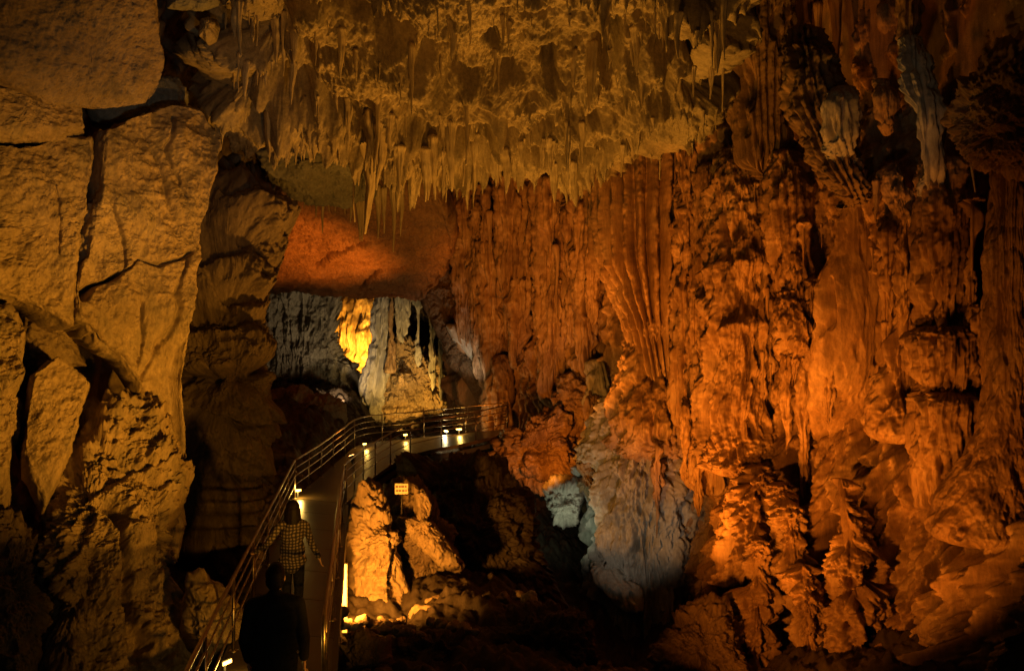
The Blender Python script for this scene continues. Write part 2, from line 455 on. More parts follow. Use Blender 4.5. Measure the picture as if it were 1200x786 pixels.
def column(name, path, m, tiers=(), tier_amp=0.25, tier_len=0.7, flutes=18, flute=0.10, fine=0.03, lump=(0.05, 3.0), low=0.12, depth=0.85,
           seed=0.0, label=None, cat='column', group=None, dens=1.0, bottom='round', top='round', ragged=0.0, parent=None, grain=0.38, straight=1.0, pits=0.6):
    """a dripstone column: path rows are (px, py, d, half width in px); tiers are pixel rows where a cap bulges out"""
    rows = []
    for px, py, d, hw in path:
        rows.append([*P(px, py, d), hw / F * d])
    rows = np.array(rows)
    ln = abs(path[-1][1] - path[0][1])
    hw = max(k[3] for k in path)
    nz = int(np.clip(ln * 1.0 * dens, 40, 700))
    nth = int(np.clip(2 * PI * hw * 0.85 * dens, 48, 700))
    c = interp_path(rows, nz)
    ctr, r0 = c[:, :3], np.maximum(c[:, 3], 0.01)
    th = np.arange(nth) * 2 * PI / nth
    ct, st = np.cos(th)[:, None], np.sin(th)[:, None]
    z = np.broadcast_to(ctr[None, :, 2], (nth, nz))
    base = np.stack([ctr[None, :, 0] + r0[None] * ct, ctr[None, :, 1] + depth * r0[None] * st, z], -1)
    S = base + seed * 7.7
    t = np.linspace(0, 1, nz)[None]
    r = r0[None] * (1 + low * fbm(S * np.array([1, 1, .5]), 3, 0.9, 0.5))
    Sw = S * np.array([1, 1, 0.30])
    warp = straight * (1.1 + 0.09 * flutes) * fbm(Sw, 3, 1.0, 0.5, off=2.0)
    amp_var = (1 - straight) * 0.9 + min(1, straight) * 0.25 + (0.3 + 0.85 * straight) * sstep(-0.4, 0.5, fbm(S * np.array([1, 1, .6]), 3, 0.8, 0.5, off=6.0))
    f1 = np.abs(np.sin(flutes * th[:, None] / 2 + warp)) ** 0.75
    r = r + flute * amp_var * (f1 - 0.62)
    f2 = np.abs(np.sin(flutes * 1.0 * th[:, None] * 1.5 + 2.3 * warp + 3 * fbm(Sw, 2, 2.4, off=1.0))) ** 0.8
    if flutes % 2: pass
    r = r + fine * amp_var * (f2 - 0.6)
    r = r + 0.9 * fine * fbm(S * np.array([1, 1, 0.22]), 3, 6.0, 0.6, 'r') + 0.6 * fine * fbm(S * np.array([1, 1, 0.6]), 3, 5.0, 0.6, 'b', off=14.0)
    if lump[0]:
        r = r + lump[0] * fbm(S * np.array([1, 1, grain]), 4, lump[1], 0.55, 'b', off=11.0)
    Sp = S * np.array([1, 1, .30])
    r = r - pits * (1.1 * np.clip(fbm(Sp, 3, 2.0, 0.5, off=81.0) - 0.30, 0, 1) + 0.7 * np.clip(fbm(Sp, 2, 5.0, 0.5, off=85.0) - 0.36, 0, 1))
    for k, tp in enumerate(tiers):
        if isinstance(tp, tuple): tp, ta = tp
        else: ta = tier_amp
        ta = ta * 0.42
        d_here = path[0][2]
        zt = CAMZ + (393 - tp) / F * d_here
        zz = z - zt + 0.42 * fbm(S * np.array([1, 1, 0.2]), 3, 1.5, 0.5, off=k * 5.0)
        b = np.where(zz > 0, 1 - sstep(0, 0.22, zz), np.exp(zz / tier_len) * (1 - 0.0 * zz))
        side = 0.12 + 1.0 * sstep(-0.25, 0.40, fbm(S * np.array([1, 1, 0.3]), 2, 1.3, off=k * 3.0 + 20))
        r = r + ta * b * side
        fr = np.abs(np.sin(flutes * th[:, None] + 2.0 * warp)) ** 0.7
        r = r + 0.45 * ta * side * np.where(zz < 0, np.exp(zz / (tier_len * 0.8)), 0) * (fr - 0.6)
    r = np.maximum(r, np.maximum(0.012, 0.30 * r0[None]))
    if bottom == 'round':
        k = np.clip((1 - t) / 0.05, 0, 1); r = r * np.sqrt(np.clip(1 - (1 - k) ** 2, 0, 1))
    if top == 'round':
        k = np.clip(t / 0.05, 0, 1); r = r * np.sqrt(np.clip(1 - (1 - k) ** 2, 0, 1))
    V = np.stack([ctr[None, :, 0] + r * ct, ctr[None, :, 1] + depth * r * st, z], -1)
    if ragged:
        # the lower rim hangs in teeth of unequal length
        w = sstep(0.82, 1.0, t)
        tooth = np.abs(np.sin(flutes * 0.5 * th[:, None] + warp)) ** 0.8 + 0.7 * fbm(Sw, 3, 2.2, off=31.0)
        V[..., 2] -= ragged * w * (tooth - 0.3)
    V = V.reshape(-1, 3)
    top_i = len(V)
    V = np.vstack([V, V.reshape(nth, nz, 3)[:, 0].mean(0), V.reshape(nth, nz, 3)[:, -1].mean(0)])
    i = np.arange(nth); j = (i + 1) % nth
    T = np.vstack([np.stack([np.full(nth, top_i), i * nz, j * nz], 1), np.stack([np.full(nth, top_i + 1), j * nz + nz - 1, i * nz + nz - 1], 1)])
    ob = np_mesh(name, V, grid_quads(nth, nz, True, flip=True), m, T, parent)
    if parent is None:
        tag(ob, label, cat, group)
    return ob

def wall_sheet(name, plan, z0, z1, m, step=0.03, stepz=None, offset=None, flow=1.0, rough=0.3, lump=0.08, seed=0.0, thickness=0.8, s_scale=1.0):
    """a standing sheet of cave wall along a plan of (px, d), with dripstone relief; offset(x, z, px) pushes it towards the viewer"""
    pl = np.array([[(px - 600) / F * d, d, 0] for px, d in plan])
    L = np.linalg.norm(np.diff(pl, axis=0), axis=1).sum()
    ns = int(L / step)
    nz = int((z1 - z0) / (stepz or step))
    c = interp_path(pl, ns)[:, :2]
    tan = np.gradient(c, axis=0); tan /= np.linalg.norm(tan, axis=1)[:, None]
    nrm = np.stack([tan[:, 1], -tan[:, 0]], 1)
    flip = np.sum(nrm * (-c), 1).mean() < 0
    if flip: nrm = -nrm
    s = np.linspace(0, L, ns)[:, None]
    z = np.linspace(z0, z1, nz)[None]
    S = np.stack(np.broadcast_arrays(s * s_scale, np.float64(seed), z), -1)
    h = rough * fbm(S * np.array([1, 1, 0.55]), 4, 0.55, 0.5)
    if flow:
        # column cells, each bowed out and broken into hanging tiers
        ws = s * s_scale + 0.35 * fbm(S * np.array([1, 1, 0.5]), 3, 0.6, off=2.0)
        w = 1.05
        cell = np.floor(ws / w); u = ws / w - cell - 0.5
        rnd = np.sin(cell * 12.9898 + seed) * 43758.5453; rnd = rnd - np.floor(rnd)
        h = h + flow * (0.42 + 0.5 * rnd) * (np.sqrt(np.clip(1 - (2 * u) ** 2, 0, 1)) - 0.6) * (0.5 + 0.6 * sstep(-0.4, 0.5, fbm(S, 2, 0.45, off=7.0)))
        tz = z * (0.62 + 0.3 * rnd) + rnd * 7 + 0.35 * fbm(S * np.array([1, 1, 0.4]), 3, 0.9, off=4.0)
        v = tz - np.floor(tz)
        tier = sstep(0, 0.72, v) * (1 - sstep(0.8, 1.0, v))
        tm = sstep(-0.25, 0.45, fbm(S, 2, 0.5, off=13.0))
        h = h + flow * 0.20 * tm * (tier - 0.4)
        k0 = ws + 0.30 * fbm(S * np.array([1, 1, 0.22]), 3, 1.1, off=25.0)
        h = h + flow * 0.26 * (np.abs(np.sin(PI * k0 / 0.52)) ** 0.8 - 0.6) * (0.3 + 0.9 * sstep(-.4, .4, fbm(S * np.array([1, 1, .5]), 2, .8, off=27.0)))
        w2 = 0.30
        k = ws + 0.22 * fbm(S * np.array([1, 1, 0.30]), 4, 1.3, off=5.0)
        f1 = np.abs(np.sin(PI * k / w2)) ** 0.7
        f2 = np.abs(np.sin(PI * (k + 0.05 * fbm(S * np.array([1, 1, 0.3]), 2, 4.0)) / 0.105)) ** 0.8
        am = sstep(-0.45, 0.45, fbm(S, 2, 0.6, off=17.0))
        h = h + flow * ((0.19 * am + 0.05) * (f1 - 0.6) * (0.5 + 0.7 * tier) + 0.06 * am * (f2 - 0.6))
        h = h + flow * 0.075 * fbm(S * np.array([1, 1, 0.20]), 4, 3.6, 0.62, 'r') + flow * 0.05 * fbm(S * np.array([1, 1, 0.5]), 4, 4.2, 0.6, 'b', off=33.0)
        h = h + lump * (1.15 - am) * fbm(S * np.array([1, 1, .45]), 5, 2.6, 0.58, 'b', off=21.0)
    else:
        h = h + lump * fbm(S, 5, 1.6, 0.56, 'b', off=21.0) + 0.3 * lump * fbm(S * np.array([1, 1, 0.2]), 3, 3.0, 0.6, 'r')
    if flow:
        Sp = S * np.array([1, 1, .28])
        pk = np.clip(fbm(Sp, 3, 1.7, 0.5, off=81.0) - 0.30, 0, 1)
        h = h - 1.5 * flow * pk - 0.9 * flow * np.clip(fbm(Sp, 2, 4.5, 0.5, off=85.0) - 0.38, 0, 1)
        h = h + flow * 0.09 * fbm(S * np.array([1, 1, .30]), 3, 2.6, 0.55, 'b', off=88.0)
    X = c[:, None, :] + nrm[:, None, :] * h[..., None]
    px = 600 + c[:, 0:1] / c[:, 1:2] * F
    if offset is not None:
        py = 393 - (z - CAMZ) / c[:, 1:2] * F
        X = X + nrm[:, None, :] * offset(px + 0 * z, py, S)[..., None]
    V = np.concatenate([X, np.broadcast_to(z[..., None], (ns, nz, 1))], -1)
    Vf = V.reshape(-1, 3)
    Q = [grid_quads(ns, nz, False, flip=bool(flip))]
    # a plain back, so that the wall has a body
    bx = c - nrm * thickness
    bs = np.arange(0, ns, max(1, ns // 60)); bs[-1] = ns - 1
    VB = np.concatenate([np.column_stack([bx[bs], np.full(len(bs), z0)]), np.column_stack([bx[bs], np.full(len(bs), z1)])])
    b0 = len(Vf); nb = len(bs)
    i = np.arange(nb - 1)
    Q.append(np.stack([b0 + i, b0 + i + 1, b0 + nb + i + 1, b0 + nb + i], 1))
    ob = np_mesh(name, np.vstack([Vf, VB]), np.vstack(Q), m, recentre=False)
    tag(ob, kind='structure')
    return ob, V

# ================================================================== CAVE SHELL
# ---- ground
def ground_height(x, y):
    S = np.stack([x, y, 0 * x], -1)
    h = -1.05 + 0 * x
    h = h - 3.3 * np.exp(-(((x - 2.9) / 2.3) ** 2 + ((y - 19.5) / 5.5) ** 2))          # the pit before the right-hand wall
    h = h + 1.2 * sstep(24.5, 29.0, y) * sstep(6, 1, x)                                  # rises behind the bridge
    h = h + 0.9 * sstep(-4.6, -7.5, x) + 0.5 * sstep(20, 27, y) * sstep(-5.0, -6.5, x)   # scree at the foot of the left wall
    h = h - 0.5 * np.exp(-(((x + 0.2) / 1.8) ** 2 + ((y - 21.5) / 2.5) ** 2))
    dk = -3.2 - (y - 9.4) * 0.179 + 0.6
    under = np.exp(-((x - dk) / 0.9) ** 2) * sstep(23, 20, y)
    h = h * (1 - under) + under * np.minimum(h, -0.62)
    h = h - 0.45 * np.exp(-(((x + 2.4) / 1.3) ** 2 + ((y - 14.4) / 1.5) ** 2))
    h = h + 0.20 * fbm(S, 5, 0.9, 0.55) + 0.09 * fbm(S, 5, 2.6, 0.55, 'b') + 0.015 * fbm(S, 3, 7.0, 0.5)
    return h
gx = np.linspace(-13, 13, 900); gy = np.linspace(-3, 44, 1200)
GX, GY = np.meshgrid(gx, gy, indexing='ij')
GZ = ground_height(GX, GY)
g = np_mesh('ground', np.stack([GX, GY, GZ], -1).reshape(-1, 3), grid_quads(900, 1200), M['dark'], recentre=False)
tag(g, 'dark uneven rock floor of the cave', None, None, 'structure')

# ---- the flowstone wall on the right
RW = [(526, 32.4), (560, 30.5), (640, 27.8), (720, 25.0), (800, 22.4), (900, 19.6), (1000, 17.6), (1100, 16.0), (1200, 14.6), (1330, 12.4), (1480, 10.2)]
def wall_depth(px):
    return float(np.interp(px, [k[0] for k in RW], [k[1] for k in RW]))
def right_offset(px, py, S):
    low = sstep(470, 800, py)
    o = low * 2.6 * sstep(830, 930, px)
    o = o + 0.6 * np.exp(-((px - 905) / 50) ** 2 - ((py - 640) / 70) ** 2)
    o = o - 1.1 * sstep(230, 120, py) * sstep(840, 880, px)
    o = o - 1.3 * np.exp(-((px - 1145) / 16) ** 2) * sstep(200, 260, py) * sstep(580, 520, py)      # dark chimney by the right column
    o = o - 1.0 * np.exp(-((px - 962) / 16) ** 2 - ((py - 585) / 28) ** 2)
    o = o - 0.9 * np.exp(-((px - 968) / 9) ** 2 - ((py - 295) / 45) ** 2)
    o = o - 0.8 * np.exp(-((px - 815) / 8) ** 2 - ((py - 430) / 40) ** 2)
    o = o - 1.0 * np.exp(-((px - 700) / 16) ** 2 - ((py - 510) / 60) ** 2)
    o = o + fbm(S, 5, 1.5, 0.58, 'b', off=40.0) * (0.04 + 0.24 * low)
    o = o + 0.35 * low * fbm(S * np.array([1, 1, .45]), 3, .9, .5, 'b', off=60.0)
    return o
rw, rwV = wall_sheet('cave_wall', RW, -4.5, 12.5, M['flow'], 0.023, 0.026, right_offset, 1.0, 0.30, 0.10, 3.0)
tag(rw, 'orange flowstone wall of the cave behind the columns')

# ---- the left wall behind its blocks
LW = [(-420, 7.5), (-150, 10.2), (0, 12.4), (110, 13.8), (230, 17.0), (262, 20), (285, 25), (300, 31), (310, 36)]
def left_offset(px, py, S):
    return 0.25 * fbm(S, 3, 0.8, off=3.0)
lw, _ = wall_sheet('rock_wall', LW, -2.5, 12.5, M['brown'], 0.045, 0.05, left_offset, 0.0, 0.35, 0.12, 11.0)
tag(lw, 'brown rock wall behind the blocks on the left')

# ---- high roof, far back wall and the wall behind the grotto
def roof_height(x, y):
    S = np.stack([x, y, 0 * x], -1)
    return 12.2 - 0.10 * np.maximum(0, y - 20) + 0.7 * fbm(S, 4, 0.35, 0.5) + 0.15 * fbm(S, 4, 1.6, 0.55, 'b')
rx = np.linspace(-14, 14, 170); ry = np.linspace(-4, 44, 260)
RX, RY = np.meshgrid(rx, ry, indexing='ij')
roof = np_mesh('cave_roof', np.stack([RX, RY, roof_height(RX, RY)], -1).reshape(-1, 3), grid_quads(170, 260, flip=True), M['brown'], recentre=False)
tag(roof, 'dark high roof of the cave', None, None, 'structure')

BW = [(262, 40), (330, 41), (400, 41.5), (470, 40.5), (520, 38.5), (560, 34)]
bw, _ = wall_sheet('grotto_wall', BW, -1.5, 12, M['flow'], 0.04, 0.045, None, 0.55, 0.4, 0.22, 23.0)
tag(bw, 'lit wall at the far end of the grotto')

# ================================================================== BLOCKS OF THE LEFT WALL
def dpl(px, py, d, dx, dy):
    """plane given by the depth at a pixel and its change per 100 px right and 100 px down"""
    return [(px, py, d), (px + 100, py, d + dx), (px, py + 100, d + dy)]

slab('boulder', [(-70, -70), (150, -70), (170, 10), (181, 66), (172, 100), (155, 117), (95, 119), (40, 112), (14, 95), (-70, 55)],
     dpl(80, 40, 11.0, 0.7, 0.55), M['rock'], 0.70, 0.16, 1.2, (0.10, 0.6), (0.009, 6), seed=1, wob=0.03, facet=0.035, grit=0.011, grow=3.5,
     label='big smooth boulder in the top left corner of the cave', cat='boulder')
slab('rock_block', [(-70, 92), (15, 110), (60, 120), (93, 127), (91, 158), (40, 165), (-70, 172)], dpl(20, 140, 11.5, 0.7, 0.0), M['rock'], 0.5, 0.14, 1.0,
     (0.08, 0.9), (0.02, 5), seed=2, facet=0.03, grit=0.011, grow=3.5, label='narrow ochre block wedged under the big smooth boulder', cat='rock')
slab('rock_block', [(110, 130), (148, 116), (178, 94), (205, 96), (216, 110), (215, 134), (190, 150), (150, 154), (116, 147)], dpl(165, 125, 13.4, 0.6, 0.0), M['rock_grey'], 0.4, 0.2, 1.0,
     (0.09, 0.9), (0.02, 5), seed=3, grit=0.011, grow=3.5, label='small dark grey block beside the black gap', cat='rock')
slab('rock_slab', [(106, 152), (160, 141), (203, 134), (226, 144), (245, 180), (238, 220), (224, 280), (213, 340), (206, 420), (205, 470), (208, 520), (198, 545), (187, 500),
                   (172, 488), (158, 478), (146, 445), (128, 428), (108, 408), (92, 388), (81, 376), (79, 342), (88, 290), (98, 240), (103, 195)],
     dpl(160, 300, 12.5, 0.95, -0.15), M['rock'], 0.5, 0.10, 1.3, (0.13, 0.9), (0.016, 5), (0.02, 2.4), 0.018, grit=0.010, grow=5.0, centre=(155, 300), facet=0.03, seed=4, wob=0.045,
     cracks=[([(88, 352), (100, 345), (115, 338), (128, 328)], 0.07, 0.5), ([(205, 300), (190, 380), (160, 440), (150, 470)], 0.05, 0.10), ([(150, 150), (175, 200), (185, 260)], 0.03, 0.06), ([(128, 328), (150, 312), (172, 318), (210, 300)], 0.03, 0.12), ([(190, 145), (182, 190), (200, 240)], 0.03, 0.10), ([(118, 250), (135, 300), (130, 330)], 0.025, 0.10), ([(150, 440), (158, 400), (152, 360)], 0.03, 0.10)],
     label='tall pale slab leaning beside the long vertical crack', cat='rock')
slab('rock_block', [(-70, 170), (20, 174), (60, 163), (98, 166), (105, 190), (97, 250), (82, 303), (79, 350), (82, 392), (58, 382), (35, 366), (-70, 340)],
     dpl(40, 270, 11.6, 0.75, -0.1), M['rock'], 0.55, 0.13, 1.2, (0.11, 0.7), (0.018, 6), (0.03, 2.4), facet=0.03, seed=5, wob=0.03,
     cracks=[([(35, 205), (55, 230), (60, 300)], 0.03, 0.05)], grit=0.011, grow=3.5, label='rough golden block left of the long vertical crack', cat='rock')
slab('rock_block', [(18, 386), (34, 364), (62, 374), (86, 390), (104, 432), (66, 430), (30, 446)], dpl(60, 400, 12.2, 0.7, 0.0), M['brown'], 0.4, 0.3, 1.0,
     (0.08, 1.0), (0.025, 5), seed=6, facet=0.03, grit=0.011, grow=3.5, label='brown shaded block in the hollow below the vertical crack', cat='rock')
slab('rock_slab', [(30, 442), (62, 418), (85, 432), (107, 452), (95, 482), (82, 528), (62, 575), (48, 606), (30, 572), (15, 540), (18, 500)],
     dpl(60, 500, 11.0, 0.6, -0.25), M['rock'], 0.5, 0.12, 0.8, (0.08, 0.9), (0.012, 6), facet=0.035, seed=7, wob=0.03, grit=0.011, grow=3.5,
     label='wedge shaped ochre slab pointing down at lower left', cat='rock')
slab('rock_block', [(-70, 345), (10, 360), (24, 384), (24, 440), (10, 470), (18, 505), (4, 545), (12, 600), (-70, 650)], dpl(0, 480, 10.9, 0.7, -0.2), M['rock'], 0.5, 0.16, 1.0,
     (0.12, 1.0), (0.03, 5), (0.05, 2.0), facet=0.03, seed=8, grit=0.011, grow=3.5, label='rough block at the left edge below the golden block', cat='rock')
slab('boulder', [(104, 480), (140, 470), (175, 477), (189, 500), (193, 545), (206, 590), (203, 640), (214, 690), (222, 760), (235, 850), (30, 850), (50, 720), (48, 640), (66, 570), (88, 520)],
     dpl(140, 620, 11.4, 0.7, -0.55), M['rock'], 0.8, 0.5, 1.3, (0.24, 0.8), (0.05, 4.5), (0.13, 1.6), facet=0.05, seed=9, centre=(140, 640),
     cracks=[([(110, 620), (130, 690), (140, 780)], 0.12, 0.35), ([(90, 560), (150, 575), (195, 560)], 0.05, 0.12)], grit=0.011, grow=3.5,
     label='large rough rounded boulder at lower left beneath the tall pale slab', cat='boulder')
slab('rock_spike', [(186, 488), (203, 496), (208, 550), (214, 605), (207, 655), (196, 657), (190, 612), (184, 560)], dpl(200, 580, 12.3, 0.6, 0.0), M['rock'], 0.35, 0.2, 0.4,
     (0.07, 1.6), (0.03, 6), seed=10, facet=0.03, grit=0.011, grow=3.5, label='thin pale spike of rock beside the brown buttress', cat='rock')
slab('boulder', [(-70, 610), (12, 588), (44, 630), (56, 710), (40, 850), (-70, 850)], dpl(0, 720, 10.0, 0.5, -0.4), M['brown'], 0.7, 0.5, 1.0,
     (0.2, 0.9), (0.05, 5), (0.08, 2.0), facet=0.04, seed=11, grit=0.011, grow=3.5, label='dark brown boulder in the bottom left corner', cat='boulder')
slab('buttress', [(240, 178), (275, 180), (310, 205), (333, 240), (320, 275), (302, 320), (293, 345), (290, 420), (297, 470), (293, 560), (285, 620), (276, 700), (214, 700), (214, 600), (205, 520), (204, 420), (214, 340), (228, 260)],
     dpl(255, 450, 16.0, 1.6, 0.15), M['brown'], 1.3, 0.9, 1.5, (0.22, 0.8), (0.035, 5), (0.10, 1.3), 0.04, centre=(252, 440), ledges=0.22, seed=12,
     cracks=[([(205, 440), (240, 432), (275, 420)], 0.16, 0.4), ([(212, 478), (240, 492), (290, 480)], 0.10, 0.3), ([(235, 335), (262, 345), (290, 330)], 0.16, 0.35), ([(215, 560), (290, 572)], 0.04, 0.12)],
     label='rounded brown rock buttress between pale slab and walkway', cat='buttress')
slab('rock', [(222, 678), (240, 672), (262, 695), (283, 712), (291, 750), (278, 800), (235, 800), (214, 740)], dpl(250, 730, 10.6, 0.6, 0.0), M['rock'], 0.4, 0.3, 0.5,
     (0.12, 1.4), (0.03, 5), facet=0.04, seed=13, label='ochre rock poking out beside the lower handrail', cat='rock')
slab('rock_block', [(182, -40), (268, -40), (256, 6), (240, 15), (196, 8)], dpl(225, 0, 11.8, 0.3, 0.6), M['rock_grey'], 0.4, 0.3, 1.0, (0.08, 1.0), (0.02, 5), seed=14,
     label='grey block above the black gap at the top', cat='rock')
slab('rock_nodule', [(232, 22), (246, 16), (254, 28), (252, 44), (242, 50), (233, 42)], dpl(243, 33, 12.6, 0.3, 0.0), M['ceil'], 0.3, 0.25, 0.5, (0.05, 1.5), (0.02, 6), seed=15,
     label='small round knob of rock at the edge of the black gap', cat='rock')

# ================================================================== CEILING
CEIL = [(252, 60), (266, -220), (852, -220), (844, 0), (836, 60), (828, 90), (822, 128), (806, 150), (760, 166), (700, 178), (640, 178), (585, 168), (540, 166), (500, 156), (440, 154), (400, 152),
        (350, 148), (322, 144), (290, 140), (274, 134), (262, 122), (254, 95)]
ceil = slab('cave_ceiling', CEIL, [(240, 0, 13.2), (860, 0, 13.6), (550, 200, 18.0)], M['ceil'], 0.9, 0.9, 2.6, (0.42, 0.65), (0.022, 4.0), (0.09, 1.6), 0.03, terrace=(0.72, 1.6), grit=0.028,
            centre=(545, 40), facet=0.07, seed=16, dens=0.95, wob=0.04,
            hollows=[(575, 18, 9, 26, .9), (640, 40, 8, 22, .5), (716, 38, 12, 30, .9), (668, 103, 12, 20, .8), (385, 108, 16, 14, .6), (292, 30, 10, 24, .7), (460, 70, 14, 10, .5), (520, 95, 20, 9, .4),
                     (560, 160, 14, 16, .7), (620, 160, 10, 14, .6), (430, 150, 22, 10, .6), (345, 120, 18, 12, .5), (780, 80, 9, 20, .6), (815, 60, 8, 26, .7), (590, 60, 10, 12, .4), (300, 130, 20, 10, .5),
                     (360, 60, 10, 20, .6), (690, 125, 30, 6, .4), (480, 165, 8, 14, .6), (740, 150, 24, 6, .4)])
tag(ceil, 'low overhanging ceiling ledge hung with stalactites', None, None, 'structure')
slab('hanging_block', [(300, 172), (340, 166), (440, 176), (447, 205), (440, 230), (400, 236), (350, 226), (316, 206)], [(300, 170, 18.6), (440, 176, 19.0), (380, 236, 20.4)], M['rock_grey'],
     0.5, 0.4, 1.4, (0.18, 0.9), (0.03, 4), (0.06, 1.6), facet=0.06, grit=0.015, seed=17, label='smooth grey block hanging under the ceiling ledge', cat='rock')
slab('ceiling_slab', [(322, 205), (520, 214), (536, 268), (526, 312), (495, 344), (430, 338), (350, 333), (293, 332), (306, 290)], [(330, 230, 22.5), (550, 250, 23.0), (400, 334, 31.0)], M['red'],
     0.5, 0.2, 2.6, (0.15, 0.6), (0.03, 3.0), (0.05, 1.2), facet=0.03, grit=0.04, centre=(420, 285), seed=18,
     cracks=[([(370, 300), (395, 275), (430, 262), (480, 268)], 0.10, 0.3), ([(330, 300), (380, 318), (470, 312)], 0.08, 0.2), ([(420, 330), (450, 300), (520, 290)], 0.1, 0.3)], wob=0.02, dens=1.1,
     label='flat red lit roof slab over the entrance of the grotto', cat='rock slab')

# ================================================================== RIGHT WALL FORMATIONS
def wd(px, out=0.5): return wall_depth(px) - out - 0.25 * (0 < out < .75)
column('flowstone_drapery', [(748, 150, wd(748, 1.0), 56), (750, 215, wd(750, 1.1), 57), (752, 290, wd(752, 1.2), 53), (757, 340, wd(757, 1.1), 40), (764, 385, wd(764, .7), 27), (772, 450, wd(772, .5), 20)],
       M['flow'], (), 0.2, 0.6, 24, 0.55, 0.04, (0.03, 3.0), 0.07, 0.8, 1.0, 'funnel shaped organ pipe drapery on the orange wall', 'drapery', straight=0.22, pits=0.1)
column('flowstone_cascade', [(772, 360, wd(772, .4), 26), (765, 430, wd(765, .5), 40), (768, 500, wd(768, .7), 52), (766, 540, wd(765, .2), 46)], M['flow'], (400, 440, 470, 500), 0.22, 0.5, 24, 0.12, 0.06,
       (0.12, 2.6), 0.2, 0.8, 2.0, 'wrinkled brown cascade beneath the funnel shaped drapery', 'flowstone')
column('tiered_column', [(866, 170, wd(866, .3), 30), (868, 240, wd(868, .5), 38), (872, 330, wd(872, .6), 42), (870, 420, wd(870, .6), 44), (868, 500, wd(868, .8), 48), (880, 560, wd(880, 1.2), 55)], M['flow'],
       (228, 262, (300, .34), (322, .3), 362, (392, .34), 430, 470, 510), 0.26, 0.5, 26, 0.09, 0.05, (0.07, 3.2), 0.14, 0.85, 3.0, 'broad column of stacked fluted tiers on the orange wall', 'column')
column('fluted_column', [(832, 190, wd(832, .3), 16), (834, 300, wd(834, .4), 20), (834, 400, wd(834, .5), 24), (836, 500, wd(836, .6), 26), (834, 580, wd(834, .9), 32)], M['flow'], (330, 350), 0.12, 0.6, 14, 0.08, 0.03,
       (0.05, 3.0), 0.12, 0.9, 4.0, 'slim fluted column just left of the stacked tiers', 'column')
column('fluted_column', [(922, 175, wd(922, .3), 22), (926, 240, wd(926, .5), 26), (928, 310, wd(928, .5), 24), (934, 345, wd(934, .5), 22)], M['flow'], (225, 345), 0.14, 0.5, 16, 0.10, 0.04, (0.05, 3.0), 0.12, 0.9, 5.0,
       'short fluted column right of the stacked tiers', 'column')
column('flowstone_boss', [(932, 338, wd(932, .7), 16), (936, 360, wd(936, 1.0), 28), (942, 390, wd(942, 1.0), 30), (936, 420, wd(936, .9), 20), (930, 440, wd(930, .7), 8)], M['flow'], (352,), 0.15, 0.5, 18, 0.08, 0.04,
       (0.09, 3.0), 0.15, 0.9, 6.0, 'hanging bulb of flowstone in the middle of the orange wall', 'flowstone', bottom='round', ragged=0.3)
column('flowstone_shield', [(1014, 222, wd(1012, .2), 14), (1008, 290, wd(1008, .3), 30), (1004, 370, wd(1006, .4), 42), (1001, 440, wd(1003, .2), 46), (998, 510, wd(1000, -.35), 44), (996, 570, wd(1000, -1.3), 36)], M['flow'], (), 0.1, 0.6, 7, 0.10, 0.02,
       (0.05, 2.0), 0.22, 0.32, 7.0, 'smooth sloping shield of flowstone with few grooves', 'flowstone')
column('curved_column', [(1050, 190, wd(1050, .5), 16), (1062, 250, wd(1062, .7), 16), (1064, 320, wd(1064, .7), 15), (1058, 380, wd(1058, .7), 20), (1056, 440, wd(1056, .8), 26), (1050, 520, wd(1050, 1.2), 32)], M['flow'],
       (372, 405, 440, 470), 0.16, 0.45, 12, 0.06, 0.03, (0.07, 3.4), 0.12, 0.9, 8.0, 'slender curved column right of the smooth shield', 'column')
column('rough_column', [(1108, 185, wd(1108, .5), 26), (1106, 250, wd(1106, .7), 30), (1104, 330, wd(1104, .7), 28), (1106, 392, wd(1106, .6), 22)], M['flow'], (), 0.2, 0.6, 16, 0.12, 0.04, (0.05, 3.4), 0.10, 0.9, 9.0,
       'rough fluted column above the two dark mushroom tiers', 'column')
column('mushroom_tier', [(1112, 380, wd(1112, .8), 26), (1113, 398, wd(1113, .9), 38), (1114, 430, wd(1114, .9), 40), (1114, 468, wd(1114, .8), 34)], M['flow'], (396,), 0.22, 0.6, 26, 0.08, 0.05, (0.05, 3.2), 0.10, 0.9, 10.0,
       'upper dark mushroom shaped tier with hanging fringe', 'flowstone', ragged=0.35)
column('mushroom_tier', [(1112, 455, wd(1112, .9), 28), (1112, 474, wd(1112, 1.0), 42), (1114, 520, wd(1114, 1.0), 43), (1112, 572, wd(1112, 1.0), 36)], M['flow'], (474,), 0.22, 0.8, 28, 0.09, 0.05, (0.05, 3.2), 0.10, 0.9, 11.0,
       'lower dark mushroom shaped tier with hanging fringe', 'flowstone', ragged=0.4)
column('smooth_column', [(1184, 190, wd(1184, .9), 26), (1182, 300, wd(1182, 1.0), 27), (1182, 420, wd(1182, 1.0), 30), (1178, 500, wd(1178, 1.2), 34), (1162, 570, wd(1162, 1.5), 52), (1150, 640, wd(1150, 1.9), 70)], M['flow'], (), 0.1, 0.6, 14, 0.05, 0.025,
       (0.04, 2.6), 0.08, 0.9, 12.0, 'tall smooth column at the right edge of the cave', 'column', pits=0.25)
